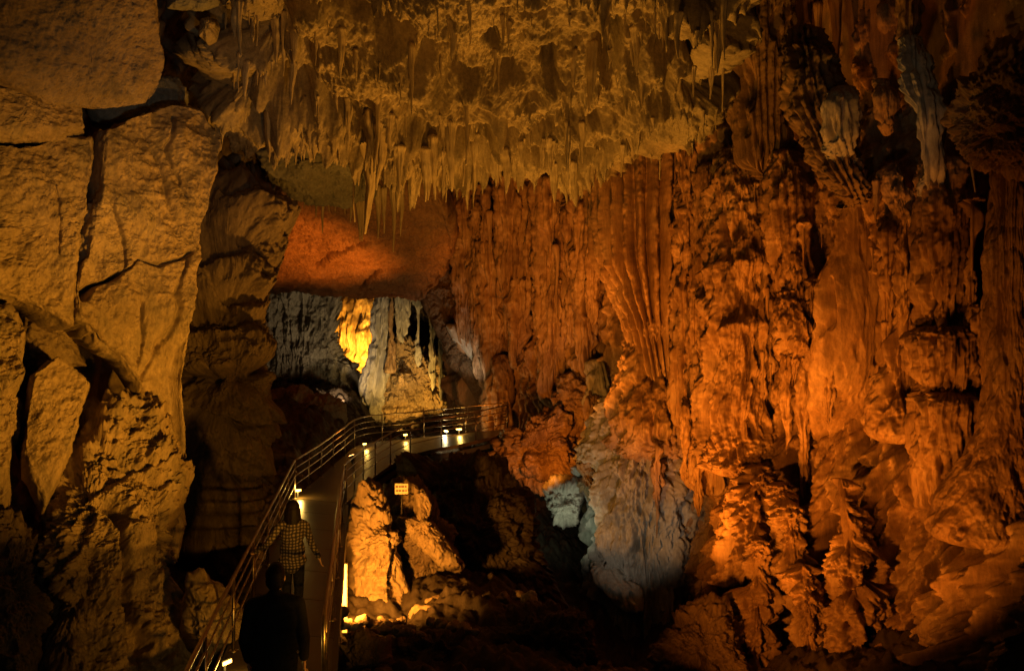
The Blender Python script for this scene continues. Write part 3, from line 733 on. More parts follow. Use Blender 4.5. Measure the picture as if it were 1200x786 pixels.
# upper right, mostly in shade; brown on two draperies deepens that shade
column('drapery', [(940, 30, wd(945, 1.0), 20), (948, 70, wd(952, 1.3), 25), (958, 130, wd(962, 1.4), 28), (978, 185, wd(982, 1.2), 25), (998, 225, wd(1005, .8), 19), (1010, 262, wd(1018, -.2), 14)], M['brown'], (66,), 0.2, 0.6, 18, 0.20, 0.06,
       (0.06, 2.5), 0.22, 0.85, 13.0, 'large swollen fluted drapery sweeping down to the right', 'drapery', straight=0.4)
column('drapery', [(988, 100, wd(985, 1.5), 11), (985, 116, wd(984, 1.8), 21), (982, 140, wd(983, 1.8), 25), (984, 165, wd(985, 1.7), 23), (992, 190, wd(990, 1.3), 17), (998, 206, wd(990, .9), 10)], M['flow_grey'], (), 0.08, 0.5, 15, 0.13, 0.05, (0.05, 2.2), 0.30, 0.45, 14.0,
       'small grey domed drapery in front of the swollen one', 'drapery', ragged=0.1)
column('hanging_pillar', [(1064, -60, wd(1064, 1.2), 16), (1066, 0, wd(1066, 1.3), 15), (1066, 50, wd(1066, 1.4), 12), (1070, 92, wd(1070, 1.5), 14)], M['flow'], (), 0.1, 0.5, 12, 0.08, 0.03, (0.04, 3.0), 0.1, 0.9, 15.0,
       'brown hanging pillar above the pale drapery', 'dripstone')
column('pale_drapery', [(1068, 40, wd(1072, 1.4), 8), (1075, 85, wd(1077, 1.6), 12), (1082, 130, wd(1083, 1.7), 17), (1085, 175, wd(1086, 1.6), 18), (1088, 200, wd(1088, 1.5), 15), (1090, 218, wd(1088, 1.2), 9)], M['flow_pale'], (), 0.1, 0.5, 9, 0.17, 0.05, (0.05, 2.2), 0.40, 0.30, 16.0,
       'pale grey curtain of dripstone hanging at upper right', 'drapery', ragged=0.22)
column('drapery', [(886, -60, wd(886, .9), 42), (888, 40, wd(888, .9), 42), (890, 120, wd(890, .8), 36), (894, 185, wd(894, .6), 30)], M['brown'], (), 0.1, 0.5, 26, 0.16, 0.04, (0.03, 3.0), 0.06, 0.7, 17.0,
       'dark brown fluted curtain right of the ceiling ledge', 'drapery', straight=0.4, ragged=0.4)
slab('crusted_boss', [(1135, 95), (1165, 60), (1230, 40), (1260, 120), (1250, 205), (1200, 214), (1160, 208), (1130, 190), (1122, 140)], dpl(1180, 140, 13.6, -0.8, 0.3), M['flow'], 0.6, 0.5, 1.0, (0.15, 1.0), (0.05, 5), (0.14, 2.0), seed=19,
     label='crusted rusty boss of rock in the upper right corner', cat='rock')
column('rock_nodule', [(1034, 92, wd(1034, 1.2), 6), (1036, 112, wd(1036, 1.4), 13), (1038, 140, wd(1038, 1.3), 10), (1040, 160, wd(1040, 1.1), 5)], M['flow'], (), 0.1, 0.4, 8, 0.04, 0.02, (0.06, 3.0), 0.1, 0.9, 18.0,
       'small brown knob between the swollen drapery and the pale curtain', 'rock')
column('stalactite', [(1135, 150, wd(1135, 1.2), 3), (1138, 190, wd(1138, 1.3), 5), (1143, 226, wd(1143, 1.3), 2)], M['flow_pale'], (), 0.1, 0.4, 6, 0.01, 0.01, (0.02, 3.0), 0.1, 0.9, 19.0,
       'single thin pale stalactite right of the pale curtain', 'stalactite', 'stalactites of the right wall')
# the middle part of the wall, left of the funnel
for i, (x0, x1, y0, y1, h0, h1, sd, lab) in enumerate([
        (545, 548, 215, 395, 15, 10, 20, 'orange fluted curtain at the far left end of the orange wall'),
        (572, 578, 280, 440, 15, 9, 21, 'narrow fluted curtain above the stalagmite beside the bridge'),
        (602, 600, 205, 330, 20, 15, 22, 'short tiered curtain close under the ceiling ledge'),
        (612, 606, 325, 420, 12, 6, 26, 'small fluted curtain below the short tiered one'),
        (645, 650, 205, 450, 22, 15, 23, 'long tiered curtain midway between bridge and funnel drapery'),
        (682, 690, 215, 420, 17, 12, 24, 'ribbed curtain touching the left side of the funnel drapery'),
        (803, 806, 170, 480, 14, 18, 25, 'ribbed column touching the right side of the funnel drapery')]):
    dd = wd((x0 + x1) / 2, 0.6)
    xm, ym = (x0 + x1) / 2, (y0 + y1) / 2
    column('fluted_curtain', [(x0, y0, dd, h0), (xm, (y0 + ym) / 2, dd, h0 * 1.1), (xm, ym, dd, h0), (x1, y1, dd, h1)], M['flow'], tuple(np.linspace(y0 + 30, y1 - 40, 4) + np.array([0, 9, -8, 5])), 0.16, 0.5, 16, 0.16, 0.05, (0.05, 3.0), 0.14, 0.8, sd,
           lab, 'flowstone', ragged=0.7)
rd = random.Random(5)
for n_, x0, x1, ya, yb, la, lb, lab in ((18, 540, 700, 205, 300, 70, 190, 'thin dripstone pipe on the wall between bridge and funnel drapery'), (9, 800, 850, 190, 420, 70, 180, 'thin dripstone pipe between funnel drapery and stacked tiers'),
                               (9, 895, 975, 190, 420, 70, 170, 'thin dripstone pipe between stacked tiers and smooth shield'), (9, 1035, 1150, 190, 420, 70, 190, 'thin dripstone pipe between smooth shield and right edge column'),
                               (10, 690, 850, 440, 600, 50, 120, 'thin dripstone pipe low on the wall around the grey block')):
    for k in range(n_):
        x, y, L = rd.uniform(x0, x1), rd.uniform(ya, yb), rd.uniform(la, lb); hwid = rd.uniform(3.2, 8.0)
        dd = wd(x, rd.uniform(.8, 1.25) + (.8 if ya > 430 else 0)); sl = rd.uniform(-4, 4)
        column('dripstone_pipe', [(x, y, dd + .5, hwid * .9), (x + sl * .3, y + L * .15, dd, hwid * 1.15), (x + sl * .6, y + L * .6, dd, hwid), (x + sl, y + L, dd + .15, hwid * .35)], M['flow'], tuple(y + L * f for f in ((.3,) if rd.random() < .5 else ())), 0.10, 0.4,
               rd.randint(6, 9), 0.07, 0.03, (0.06, 3.0), 0.22, 0.9, 200 + k + x * .01, lab, 'dripstone', 'thin dripstone pipes of the orange wall', ragged=0.15)
column('stalagmite', [(588, 415, 28.9, 8), (586, 440, 28.8, 16), (584, 470, 28.8, 19), (584, 512, 28.8, 20), (584, 545, 28.8, 22)], M['flow'], (432, 448), 0.10, 0.6, 16, 0.06, 0.03, (0.06, 3.0), 0.10, 0.95, 27.0,
       'stout orange stalagmite behind the right end of the bridge', 'stalagmite')
# the grey block low down, and what hangs from it
column('flowstone_block', [(744, 455, wd(752, .8), 24), (746, 500, wd(752, .9), 40), (750, 555, wd(752, 1.2), 62), (752, 615, wd(752, 1.3), 74), (757, 675, wd(755, 1.2), 70), (764, 722, wd(768, 1.0), 58)], M['flow_grey'], (500, 548, 590, 640), 0.26, 0.6, 30, 0.14, 0.07, (0.15, 2.2), 0.34, 0.75, 28.0,
       'grey ragged block of flowstone hanging above the black pit', 'flowstone', ragged=1.0)
column('calcite_lobe', [(706, 648, wd(706, 2.9), 10), (716, 668, wd(716, 3.0), 20), (728, 690, wd(728, 3.0), 22), (742, 716, wd(742, 2.8), 10)], M['flow_pale'], (), 0.1, 0.5, 9, 0.10, 0.02, (0.03, 2.0), 0.1, 0.9, 29.0,
       'pale greenish lobe bulging under the grey block', 'flowstone')
column('flowstone_pillar', [(700, 420, wd(700, .6), 14), (706, 470, wd(706, .8), 17), (708, 520, wd(708, 1.0), 20), (704, 570, wd(704, 1.3), 24)], M['flow_grey'], (445, 462, 480, 498, 516), 0.14, 0.3, 14, 0.05, 0.03, (0.10, 3.0), 0.15, 0.9, 30.0,
       'stacked grey pillar rising from the grey block', 'column')
# lower right slope
for (pth, tr, fl, sd, lab) in [
        ([(890, 545, 17.4, 14), (884, 580, 17.0, 26), (876, 640, 16.6, 32), (870, 690, 16.4, 24)], (560, 590), 0.08, 31, 'drooping orange boss at the left edge of the lower slope'),
        ([(915, 565, 16.6, 10), (922, 590, 16.2, 20), (928, 630, 15.8, 26), (930, 690, 15.4, 30)], (585,), 0.06, 32, 'rounded orange knob beside the dark hollow on the slope'),
        ([(886, 618, 16.0, 10), (886, 640, 15.6, 15), (888, 690, 15.2, 18), (884, 760, 14.8, 26), (880, 830, 14.6, 34)], (640, 655, 672), 0.05, 33, 'stumpy stalagmite standing at the foot of the orange slope'),
        ([(940, 660, 14.9, 14), (946, 700, 14.5, 26), (950, 760, 14.1, 30), (950, 840, 13.8, 40)], (690,), 0.06, 34, 'smooth orange swelling at the bottom of the slope'),
        ([(985, 560, 15.6, 14), (992, 610, 15.0, 24), (1000, 680, 14.4, 34), (1000, 760, 13.8, 50)], (600, 650), 0.06, 35, 'lumpy orange ridge descending the middle of the slope')]:
    column('flowstone_mound', [(x_, y_, d_ + .8, h_ * .85) for x_, y_, d_, h_ in pth], M['flow'], tr, 0.14, 0.5, 16, fl, 0.03, (0.16, 2.6), 0.34, 0.95, sd, lab, 'flowstone', grain=0.75, pits=1.3)

# ================================================================== ROCKS ROUND THE BRIDGE
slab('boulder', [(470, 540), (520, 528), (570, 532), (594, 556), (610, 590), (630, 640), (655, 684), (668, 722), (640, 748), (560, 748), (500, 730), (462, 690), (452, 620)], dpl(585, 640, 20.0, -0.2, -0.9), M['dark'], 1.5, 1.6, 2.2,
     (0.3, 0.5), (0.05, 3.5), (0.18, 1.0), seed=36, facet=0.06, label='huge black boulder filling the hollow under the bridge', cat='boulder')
slab('rock_spur', [(433, 562), (446, 575), (456, 610), (466, 650), (478, 690), (490, 728), (412, 728), (414, 660), (416, 600), (421, 572)], dpl(445, 650, 16.6, 0.9, -0.4), M['rock'], 0.55, 0.45, 0.9,
     (0.16, 1.0), (0.05, 4.5), (0.10, 1.8), seed=37, facet=0.04, label='tall pointed rock brightly lit beneath the walkway', cat='rock')
slab('rock_spur', [(452, 578), (470, 562), (492, 566), (502, 580), (512, 610), (528, 640), (541, 660), (528, 672), (505, 676), (500, 720), (480, 730), (466, 660), (455, 615)], dpl(490, 640, 17.8, 0.3, -0.5), M['brown'], 0.7, 0.4, 0.9,
     (0.18, 1.0), (0.05, 4.5), (0.10, 1.8), seed=38, facet=0.05, label='brown rock carrying the small sign under the bridge', cat='rock')
slab('rock_slab', [(480, 566), (497, 570), (508, 590), (503, 606), (515, 625), (538, 650), (536, 662), (516, 664), (495, 640), (472, 618), (466, 604), (488, 606), (490, 585)], dpl(500, 620, 17.0, 0.3, -0.3), M['rock'], 0.22, 0.18, 0.4,
     (0.10, 1.4), (0.05, 5), (0.05, 2.4), centre=(498, 618), seed=39, facet=0.04, label='crooked orange lit slab right of the tall pointed rock', cat='rock')
slab('boulder', [(562, 540), (578, 515), (610, 498), (640, 480), (662, 470), (676, 500), (680, 545), (668, 580), (620, 575)], dpl(625, 530, 26.0, -0.8, -0.4), M['flow'], 0.7, 0.6, 1.2, (0.2, 0.9), (0.05, 4), (0.24, 1.3), seed=40,
     facet=0.05, label='rugged orange rock mass right of the bridge end', cat='boulder')
slab('rock', [(655, 440), (675, 430), (695, 450), (690, 500), (672, 520), (655, 490)], dpl(675, 475, 26.0, -0.8, 0), M['flow'], 0.5, 0.4, 0.8, (0.15, 1.0), (0.05, 4), (0.12, 1.6), seed=41,
     label='upright orange rock above the rugged rock mass', cat='rock')
slab('rock', [(636, 572), (655, 562), (684, 566), (688, 590), (676, 612), (650, 612), (640, 595)], dpl(662, 588, 23.4, -0.4, 0), M['flow_pale'], 0.5, 0.4, 0.8, (0.14, 1.2), (0.06, 4), (0.12, 1.6), seed=42, facet=0.06,
     label='pale greenish rock lit white behind the black boulder', cat='rock')
slab('rock', [(676, 545), (690, 525), (702, 548), (704, 580), (690, 590), (678, 570)], dpl(690, 560, 22.9, -0.4, 0), M['flow'], 0.4, 0.3, 0.6, (0.12, 1.4), (0.05, 4), (0.08, 2.0), seed=43,
     label='knobbly orange rock above the pale greenish rock', cat='rock')
slab('rock_mound', [(294, 480), (312, 458), (345, 452), (375, 466), (405, 486), (420, 520), (400, 560), (350, 600), (300, 640), (285, 560)], dpl(340, 530, 29.0, 0.5, -0.9), M['brown'], 1.0, 1.0, 2.0, (0.25, 0.6), (0.05, 3), (0.12, 1.2), seed=44,
     label='dark mound of rock behind the left handrail', cat='rock')
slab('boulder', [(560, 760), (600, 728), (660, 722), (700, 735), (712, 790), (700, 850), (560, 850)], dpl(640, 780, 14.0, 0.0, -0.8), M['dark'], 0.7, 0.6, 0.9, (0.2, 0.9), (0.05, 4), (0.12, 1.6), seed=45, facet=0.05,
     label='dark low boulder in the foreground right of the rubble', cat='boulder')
slab('boulder', [(395, 752), (420, 738), (455, 744), (464, 772), (460, 850), (390, 850)], dpl(430, 780, 12.2, 0.0, -0.5), M['brown'], 0.4, 0.3, 0.6, (0.14, 1.1), (0.04, 5), (0.08, 2.0), seed=46, facet=0.04,
     label='brown flat topped rock at the bottom beside the right railing', cat='boulder')
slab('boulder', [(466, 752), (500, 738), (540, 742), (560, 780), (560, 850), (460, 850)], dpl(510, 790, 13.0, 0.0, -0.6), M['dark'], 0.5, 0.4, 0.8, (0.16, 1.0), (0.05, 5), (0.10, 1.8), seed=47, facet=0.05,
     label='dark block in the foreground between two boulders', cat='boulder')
slab('boulder', [(762, 760), (790, 722), (830, 712), (866, 720), (880, 780), (880, 860), (760, 860)], dpl(820, 780, 15.4, -0.3, -0.8), M['brown'], 0.6, 0.5, 0.9, (0.2, 0.9), (0.05, 4), (0.14, 1.6), seed=48, facet=0.05,
     label='dim brown boulder at the foot of the orange wall', cat='boulder')

def pebble(name, px, py, d, r, m, seed, **kw):
    c = P(px, py, d)
    mb = MB(); mb.ball((0, 0, 0), 1.0, 40, 28)
    V = np.vstack(mb.v)
    rr = np.random.default_rng(seed)
    V = V * (1 + 0.42 * fbm(V, 3, 0.9, 0.5, off=seed * 2.7)[:, None] + 0.05 * fbm(V, 3, 4.0, off=seed)[:, None])
    V = V * np.array([1.0, 0.85, 0.7]) * r * (0.9 + 0.3 * rr.random(3))
    a = rr.random() * 6; R = np.array([[math.cos(a), -math.sin(a), 0], [math.sin(a), math.cos(a), 0], [0, 0, 1]])
    o = np_mesh(name, V @ R.T + c, np.vstack(mb.q), m, np.vstack(mb.t))
    tag(o, **kw)
    return o
k = 0
for px, py, d, r in [(420 + 9 * j + (j * 37 % 7), 727 + (j * 53 % 17), 14.2 - .07 * (j * 53 % 17), .05 + .012 * (j * 29 % 7)) for j in range(16)] + [(404, 730, 13.6, .09), (416, 734, 13.6, .11), (425, 727, 13.7, .10), (436, 732, 13.8, .10), (446, 726, 14.0, .08), (432, 742, 13.2, .12), (450, 738, 13.6, .10), (412, 745, 13.0, .10), (460, 730, 14.0, .09), (470, 727, 14.2, .10)]:
    pebble('rubble_stone', px, py, d, r, M['rock'], 60 + k, label='small stone in the bright rubble around the floodlight', cat='stone', group='rubble stones around the floodlight'); k += 1
pebble('stone', 492, 718, 15.4, .20, M['rock'], 81, label='long pale stone lit orange in the rubble below the crooked slab', cat='stone')
pebble('stone', 515, 708, 15.8, .20, M['rock'], 82, label='broad orange stone at the right end of the lit rubble', cat='stone')
pebble('stone', 591, 700, 15.9, .15, M['rock'], 83, label='rounder of two orange stones lying before the black boulder', cat='stone')
pebble('stone', 606, 696, 16.0, .11, M['rock'], 84, label='narrower of two orange stones lying before the black boulder', cat='stone')
pebble('stone', 619, 700, 15.4, .17, M['flow_grey'], 85, label='grey stone lying right of the two orange stones', cat='stone')

sg = empty('sign', tuple(P(470.5, 590, 16.9)), 'small pale sign plate with two dark lines of writing on the brown rock', 'sign')
sc_ = P(470.5, 572.5, 16.75)
M['sign_plate'] = plain('sign_plate', (0.60, 0.50, 0.36), 0.5, 0.0, 0.4, 0.15, 12.0)
M['sign_ink'] = plain('sign_ink', (0.12, 0.04, 0.025), 0.6)
mb = MB(); mb.box(sc_, (.26, .015, .21), None, .004); mb.build('plate', M['sign_plate'], sg)
for row, xs in ((.045, ((-.09, .05), (-.03, .04), (.025, .06), (.085, .035))), (-.035, ((-.085, .04), (-.03, .05), (.035, .05), (.09, .03)))):
    mb = MB()
    for x, w_ in xs: mb.box(sc_ + (x, -.009, row), (w_, .003, .034))
    mb.build('lettering', M['sign_ink'], sg)
mb = MB(); mb.tube([sc_ + (0, .02, .0), sc_ + (0, .02, -.5)], .014, 8); mb.build('stake', M['beam'], sg, True)

# ================================================================== GROTTO AT THE BACK
slab('rock_curtain', [(278, 318), (402, 318), (404, 345), (397, 370), (395, 400), (404, 418), (416, 430), (425, 452), (428, 515), (290, 515), (286, 430), (290, 370)], dpl(345, 420, 36.0, 0.6, 0.0), M['rock_grey'], 0.6, 0.5, 1.0,
     (0.25, 0.6), (0.06, 2.6), (0.16, 1.2), 0.16, centre=(345, 440), seed=49, dens=1.2, wob=0.10, label='grey streaked rock curtain at the back left of the grotto', cat='rock')
column('grotto_column', [(452, 320, 35.0, 11), (449, 370, 35.0, 10), (444, 415, 35.0, 12), (437, 460, 35.0, 15), (433, 520, 35.0, 20)], M['flow_grey'], (), 0.1, 0.5, 10, 0.08, 0.03, (0.10, 2.0), 0.14, 0.9, 50.0,
       'grey green column right of the glowing yellow recess', 'column', dens=1.4)
slab('flowstone_bank', [(448, 420), (462, 400), (480, 398), (502, 408), (524, 420), (530, 520), (444, 520)], dpl(485, 460, 35.5, 0, -0.5), M['rock'], 0.6, 0.5, 1.0, (0.25, 0.8), (0.07, 3), (0.2, 1.4), 0.10, seed=51, dens=1.5,
     label='knobbly yellow lit rock face behind the bridge lamps', cat='rock')
slab('rock_curtain', [(452, 300), (560, 290), (570, 400), (560, 520), (446, 520), (448, 420)], dpl(500, 400, 37.2, 0, 0), M['dark'], 0.5, 0.4, 1.0, (0.25, 0.8), (0.06, 3), (0.16, 1.4), 0.16, seed=63, dens=1.3,  # dark material stands in for the shade behind the stalactites
     label='fluted rock curtain coloured dark as shade behind the grotto stalactites', cat='rock')
for i, (px, y0, y1, hw, d, mm, lab) in enumerate([
        (459, 325, 418, 4.5, 34.6, 'flow', 'pointed stalagmite shaped cone left of the grotto stalactites'),
        (472, 318, 402, 9, 34.8, 'flow_grey', 'broad grey stalactite high in the grotto'),
        (490, 320, 430, 5, 34.2, 'flow_grey', 'long grey stalactite above the knobbly yellow face'),
        (507, 325, 458, 4, 33.6, 'flow_grey', 'thin grey column behind the bridge lamps'),
        (517, 330, 470, 3.5, 33.2, 'flow_grey', 'thinnest grey column beside the slanted slab'),
        (527, 395, 485, 4.5, 32.6, 'flow', 'yellowish column standing under the slanted slab')]):
    up = i == 0
    if up: pth = [(px, y0 + 20, d, 0.6), (px, (y0 + y1) / 2, d, hw * .6), (px - 1, y1 + 20, d, hw * 1.6)]
    else: pth = [(px, y0, d, hw * 1.5), (px + .5, y0 * .6 + y1 * .4, d, hw), (px, y0 * .2 + y1 * .8, d, hw * .8), (px, y1, d, hw * .4)]
    column('grotto_stalactite' if not up else 'stalagmite', pth, M[mm], (), 0.1, 0.5, 8, 0.05, 0.02, (0.05, 2.4), 0.16, 0.9, 52.0 + i, lab, 'dripstone', 'dripstones in the grotto', dens=1.6)
slab('slanted_slab', [(522, 378), (534, 379), (556, 396), (576, 416), (576, 432), (566, 434), (546, 416), (530, 398)], dpl(550, 405, 30.5, -0.8, 0.4), M['flow_pale'], 0.25, 0.25, 0.5, (0.06, 0.9), (0.012, 5), seed=58, dens=1.6, centre=(550, 405),
     label='smooth white slab slanting down to the orange stalagmite', cat='rock slab')
slab('slanted_beam', [(488, 338), (512, 336), (526, 372), (548, 408), (572, 436), (582, 470), (592, 505), (572, 505), (560, 462), (542, 440), (522, 414), (506, 380)], dpl(540, 420, 31.2, -0.8, 0.2), M['brown'], 0.4, 0.3, 0.6, (0.12, 0.9), (0.04, 4), (0.08, 1.6), seed=59, dens=1.5, centre=(538, 415),
     label='dark slanting beam of rock beneath the white slab', cat='rock')
slab('rock_block', [(490, 322), (548, 300), (556, 345), (530, 372), (505, 345)], dpl(525, 335, 31.5, -0.6, 0), M['brown'], 0.5, 0.4, 1.0, (0.2, 0.9), (0.05, 4), (0.1, 1.6), seed=60, dens=1.4,
     label='dark rock in the corner between red slab and orange wall', cat='rock')

# ================================================================== STALACTITES
def stalactite_mesh(seed, kind):
    rr = np.random.default_rng(seed)
    nth, nz = 28, 80
    t = np.linspace(0, 1, nz)[None]
    th = (np.arange(nth) * 2 * PI / nth)[:, None]
    if kind == 'straw':   prof = 0.045 * (1 - 0.6 * t) + 0.08 * np.exp(-t / 0.10)
    elif kind == 'cone':  prof = 0.10 * (1 - t) ** 0.9 + 0.014 + 0.10 * np.exp(-t / 0.12)
    elif kind == 'carrot': prof = 0.12 * (1 - t ** 1.5) ** 0.9 + 0.012 + 0.08 * np.exp(-t / 0.12)
    else:                 prof = 0.16 * (1 - t ** 2.0) + 0.015 + 0.06 * np.exp(-t / 0.1)
    bx = 0.05 * fbm(np.stack([t * 2, 0 * t, 0 * t], -1), 2, 1.0, off=seed * 1.3)
    by = 0.05 * fbm(np.stack([t * 2, 0 * t, 0 * t + 5], -1), 2, 1.0, off=seed * 1.7)
    S = np.stack([np.cos(th) + 0 * t, np.sin(th) + 0 * t, 1.5 * t + 0 * th], -1) + seed * 3.3
    r = prof * (1 + 0.28 * fbm(S, 3, 1.0, 0.5) + 0.03 * np.sin(t * (20 + 14 * rr.random()) + 2 * rr.random()))
    r = r + prof * 0.30 * (np.abs(np.sin(th * rr.integers(2, 5) + 1.2 * fbm(S, 2, 0.5))) ** 0.7 - 0.6)
    r = np.maximum(r, 0.008); r[:, -1] *= 0.35
    q = np.clip(t / 0.10, 0, 1); r = r * np.sqrt(np.clip(1 - (1 - q) ** 2, 0, 1)) + 0.002
    fl = 0.55 if kind == 'fin' else 0.9
    V = np.stack([r * np.cos(th) + bx, fl * r * np.sin(th) + by, -t + 0 * th], -1).reshape(-1, 3)
    V = np.vstack([V, [bx[0, 0], by[0, 0], 0], [bx[0, -1], by[0, -1], -1.004]])
    i = np.arange(nth); j = (i + 1) % nth; n0 = nth * nz
    T = np.vstack([np.stack([np.full(nth, n0), i * nz, j * nz], 1), np.stack([np.full(nth, n0 + 1), j * nz + nz - 1, i * nz + nz - 1], 1)])
    ob = np_mesh('stalactite', V, grid_quads(nth, nz, True, flip=True), None, T, recentre=False)
    me = ob.data; me.materials.append(M['stal']); bpy.data.objects.remove(ob)
    return me
KINDS = {k: [stalactite_mesh(100 + 10 * i + j, k) for j in range(4)] for i, k in enumerate(('straw', 'cone', 'carrot', 'fin'))}

def front_points(ob):
    n = len(ob.data.vertices); a = np.empty(n * 3, np.float32); ob.data.vertices.foreach_get('co', a)
    V = a.reshape(-1, 3) + np.array(ob.location)
    px = 600 + V[:, 0] / V[:, 1] * F; py = 393 - (V[:, 2] - CAMZ) / V[:, 1] * F
    nn = np.empty(n * 3, np.float32); ob.data.vertex_normals.foreach_get('vector', nn)
    nz_ = nn.reshape(-1, 3)[:, 2]
    k = (nz_ < -0.62) & (V[:, 1] > 3)
    return V[k], px[k], py[k]
CV, CPX, CPY = front_points(ceil)
def hang(px, py, length_px, kind, label, group, width=1.0, d=None, seed=0, name='stalactite', sink=0.12):
    """hang a stalactite where the ceiling is seen at px, py; it is as long as length_px looks"""
    if d is None:
        w = (CPX - px) ** 2 + (CPY - py) ** 2
        near = np.where(w < max(40, w.min() * 1.5 if w.min() < 400 else 0))[0]
        if len(near) == 0: return None
        i = near[np.argmin(CV[near, 1])]
        a = CV[i]
    else:
        a = P(px, py, d)
    L = length_px / F * a[1] * random.uniform(.6, 1.1)
    width = width * .78
    sink = max(sink, .42 * width)
    o = bpy.data.objects.new(name, random.choice(KINDS[kind]))
    COL.objects.link(o)
    wx = max(L * width, 0.12)
    push = 0.0
    o.location = (a[0] * (1 + push / a[1]), a[1] + push, a[2] + sink * L)
    o.scale = (wx, wx, L * (1 + sink))
    o.rotation_euler = (random.uniform(-.03, .03), random.uniform(-.03, .03), random.uniform(0, 6.28))
    return tag(o, label, 'stalactite', group)

NAMED = [(487, 62, 95, 'cone', .55, 'long pale stalactite near the middle of the ceiling ledge'),
         (590, 80, 55, 'cone', .7, 'isolated pale stalactite right of the long pale one'),
         (686, 66, 82, 'fin', .9, 'thick finger of rock hanging beside a dark hollow in the ceiling ledge'),
         (634, 88, 30, 'cone', .6, 'tiny stalactite hanging alone before a smooth grey patch'),
         (510, 172, 66, 'carrot', .9, 'broad golden stalactite on the lower rim above the dark recess'),
         (852, 0, 100, 'carrot', .5, 'long spear shaped stalactite at the right end of the ceiling ledge'),
         (840, 20, 60, 'cone', .6, 'thin stalactite beside the long spear at the right end'),
         (340, 40, 44, 'fin', .9, 'blunt golden stalactite at the left part of the ceiling ledge'),
         (318, 36, 55, 'carrot', .7, 'narrow golden stalactite left of the blunt one'),
         (662, 145, 70, 'straw', .6, 'long straw stalactite hanging in front of the orange wall'),
         (524, 180, 60, 'straw', .7, 'thin straw beside the broad golden stalactite'),
         (428, 168, 50, 'cone', .9, 'pointed stalactite hanging before the smooth grey block'),
         (680, 150, 50, 'fin', .7, 'pale flat stalactite right of the long straw')]
for px, py, L, kind, w, lab in NAMED:
    hang(px, py, L, kind, lab, 'stalactites of the ceiling ledge', w)
GRP = 'stalactites of the ceiling ledge'
def scatter(n, x0, x1, y0, y1, l0, l1, kinds, label, wr=(.6, 1.3)):
    for _ in range(n):
        hang(random.uniform(x0, x1), random.uniform(y0, y1), l0 + (l1 - l0) * random.random() ** 1.8, random.choice(kinds), label, GRP, random.uniform(*wr))
scatter(22, 262, 420, 10, 60, 14, 50, ['cone', 'fin', 'carrot', 'straw'], 'ochre stalactite in the upper left cluster of the ceiling ledge')
scatter(20, 262, 440, 70, 150, 14, 46, ['cone', 'carrot', 'fin', 'straw'], 'brown stalactite in the lower left cluster of the ceiling ledge')
scatter(18, 420, 560, 5, 90, 12, 48, ['cone', 'straw', 'fin'], 'ochre stalactite high in the middle of the ceiling ledge')
scatter(16, 560, 720, 0, 70, 12, 46, ['cone', 'straw', 'fin', 'carrot'], 'golden stalactite high above the orange wall')
scatter(30, 725, 850, 0, 100, 16, 55, ['cone', 'carrot', 'straw', 'fin'], 'golden stalactite in the right hand cluster of the ceiling ledge')
scatter(40, 556, 700, 160, 206, 18, 60, ['straw', 'cone', 'fin'], 'slim stalactite on the lower rim before the orange wall')
scatter(38, 405, 552, 130, 190, 26, 84, ['cone', 'carrot', 'straw'], 'hanging stalactite on the lower rim before the red slab')
scatter(18, 700, 845, 130, 190, 10, 34, ['straw', 'cone'], 'short stalactite on the right part of the lower rim')
for px, L, w in [(341, 44, .8), (356, 30, .7), (364, 20, .8), (372, 34, .8), (377, 42, .7), (386, 20, .8), (393, 24, .7), (399, 18, .8), (405, 30, .7), (411, 52, .8), (418, 60, .7), (424, 48, .8), (430, 34, .7), (442, 56, .7), (450, 44, .8), (461, 60, .6), (468, 46, .7)]:
    hang(px + random.uniform(-2, 2), 226 + (px - 341) * .06, L, random.choice(['cone', 'carrot']), 'dark stalactite silhouetted against the red slab', 'dark stalactites against the red slab', w, d=20.3, sink=0.35)

for k in list(KINDS):
    KINDS['orange_' + k] = [m.copy() for m in KINDS[k]]
    for m in KINDS['orange_' + k]:
        m.materials.clear(); m.materials.append(M['flow'])
RVf = rwV.reshape(-1, 3); RPX = 600 + RVf[:, 0] / RVf[:, 1] * F; RPY = 393 - (RVf[:, 2] - CAMZ) / RVf[:, 1] * F
def wall_hang(n, x0, x1, y0, y1, l0, l1, label, kinds=('orange_cone', 'orange_straw', 'orange_carrot'), wr=(.5, 1.1)):
    for _ in range(n):
        x, y = random.uniform(x0, x1), random.uniform(y0, y1)
        i = np.argmin((RPX - x) ** 2 + (RPY - y) ** 2)
        hang(x, y, l0 + (l1 - l0) * random.random() ** 1.6, random.choice(kinds), label, 'stalactites of the orange wall', random.uniform(*wr), d=RVf[i, 1] - random.uniform(.3, .9))
wall_hang(28, 535, 700, 215, 380, 18, 75, 'thin orange stalactite on the wall between bridge and funnel drapery')
wall_hang(16, 812, 940, 190, 460, 16, 60, 'thin orange stalactite among the columns right of the funnel drapery')
wall_hang(14, 950, 1150, 190, 420, 16, 60, 'thin orange stalactite on the wall near the right edge')
wall_hang(14, 868, 1010, -10, 60, 30, 90, 'dark stalactite in the shaded upper right of the wall')

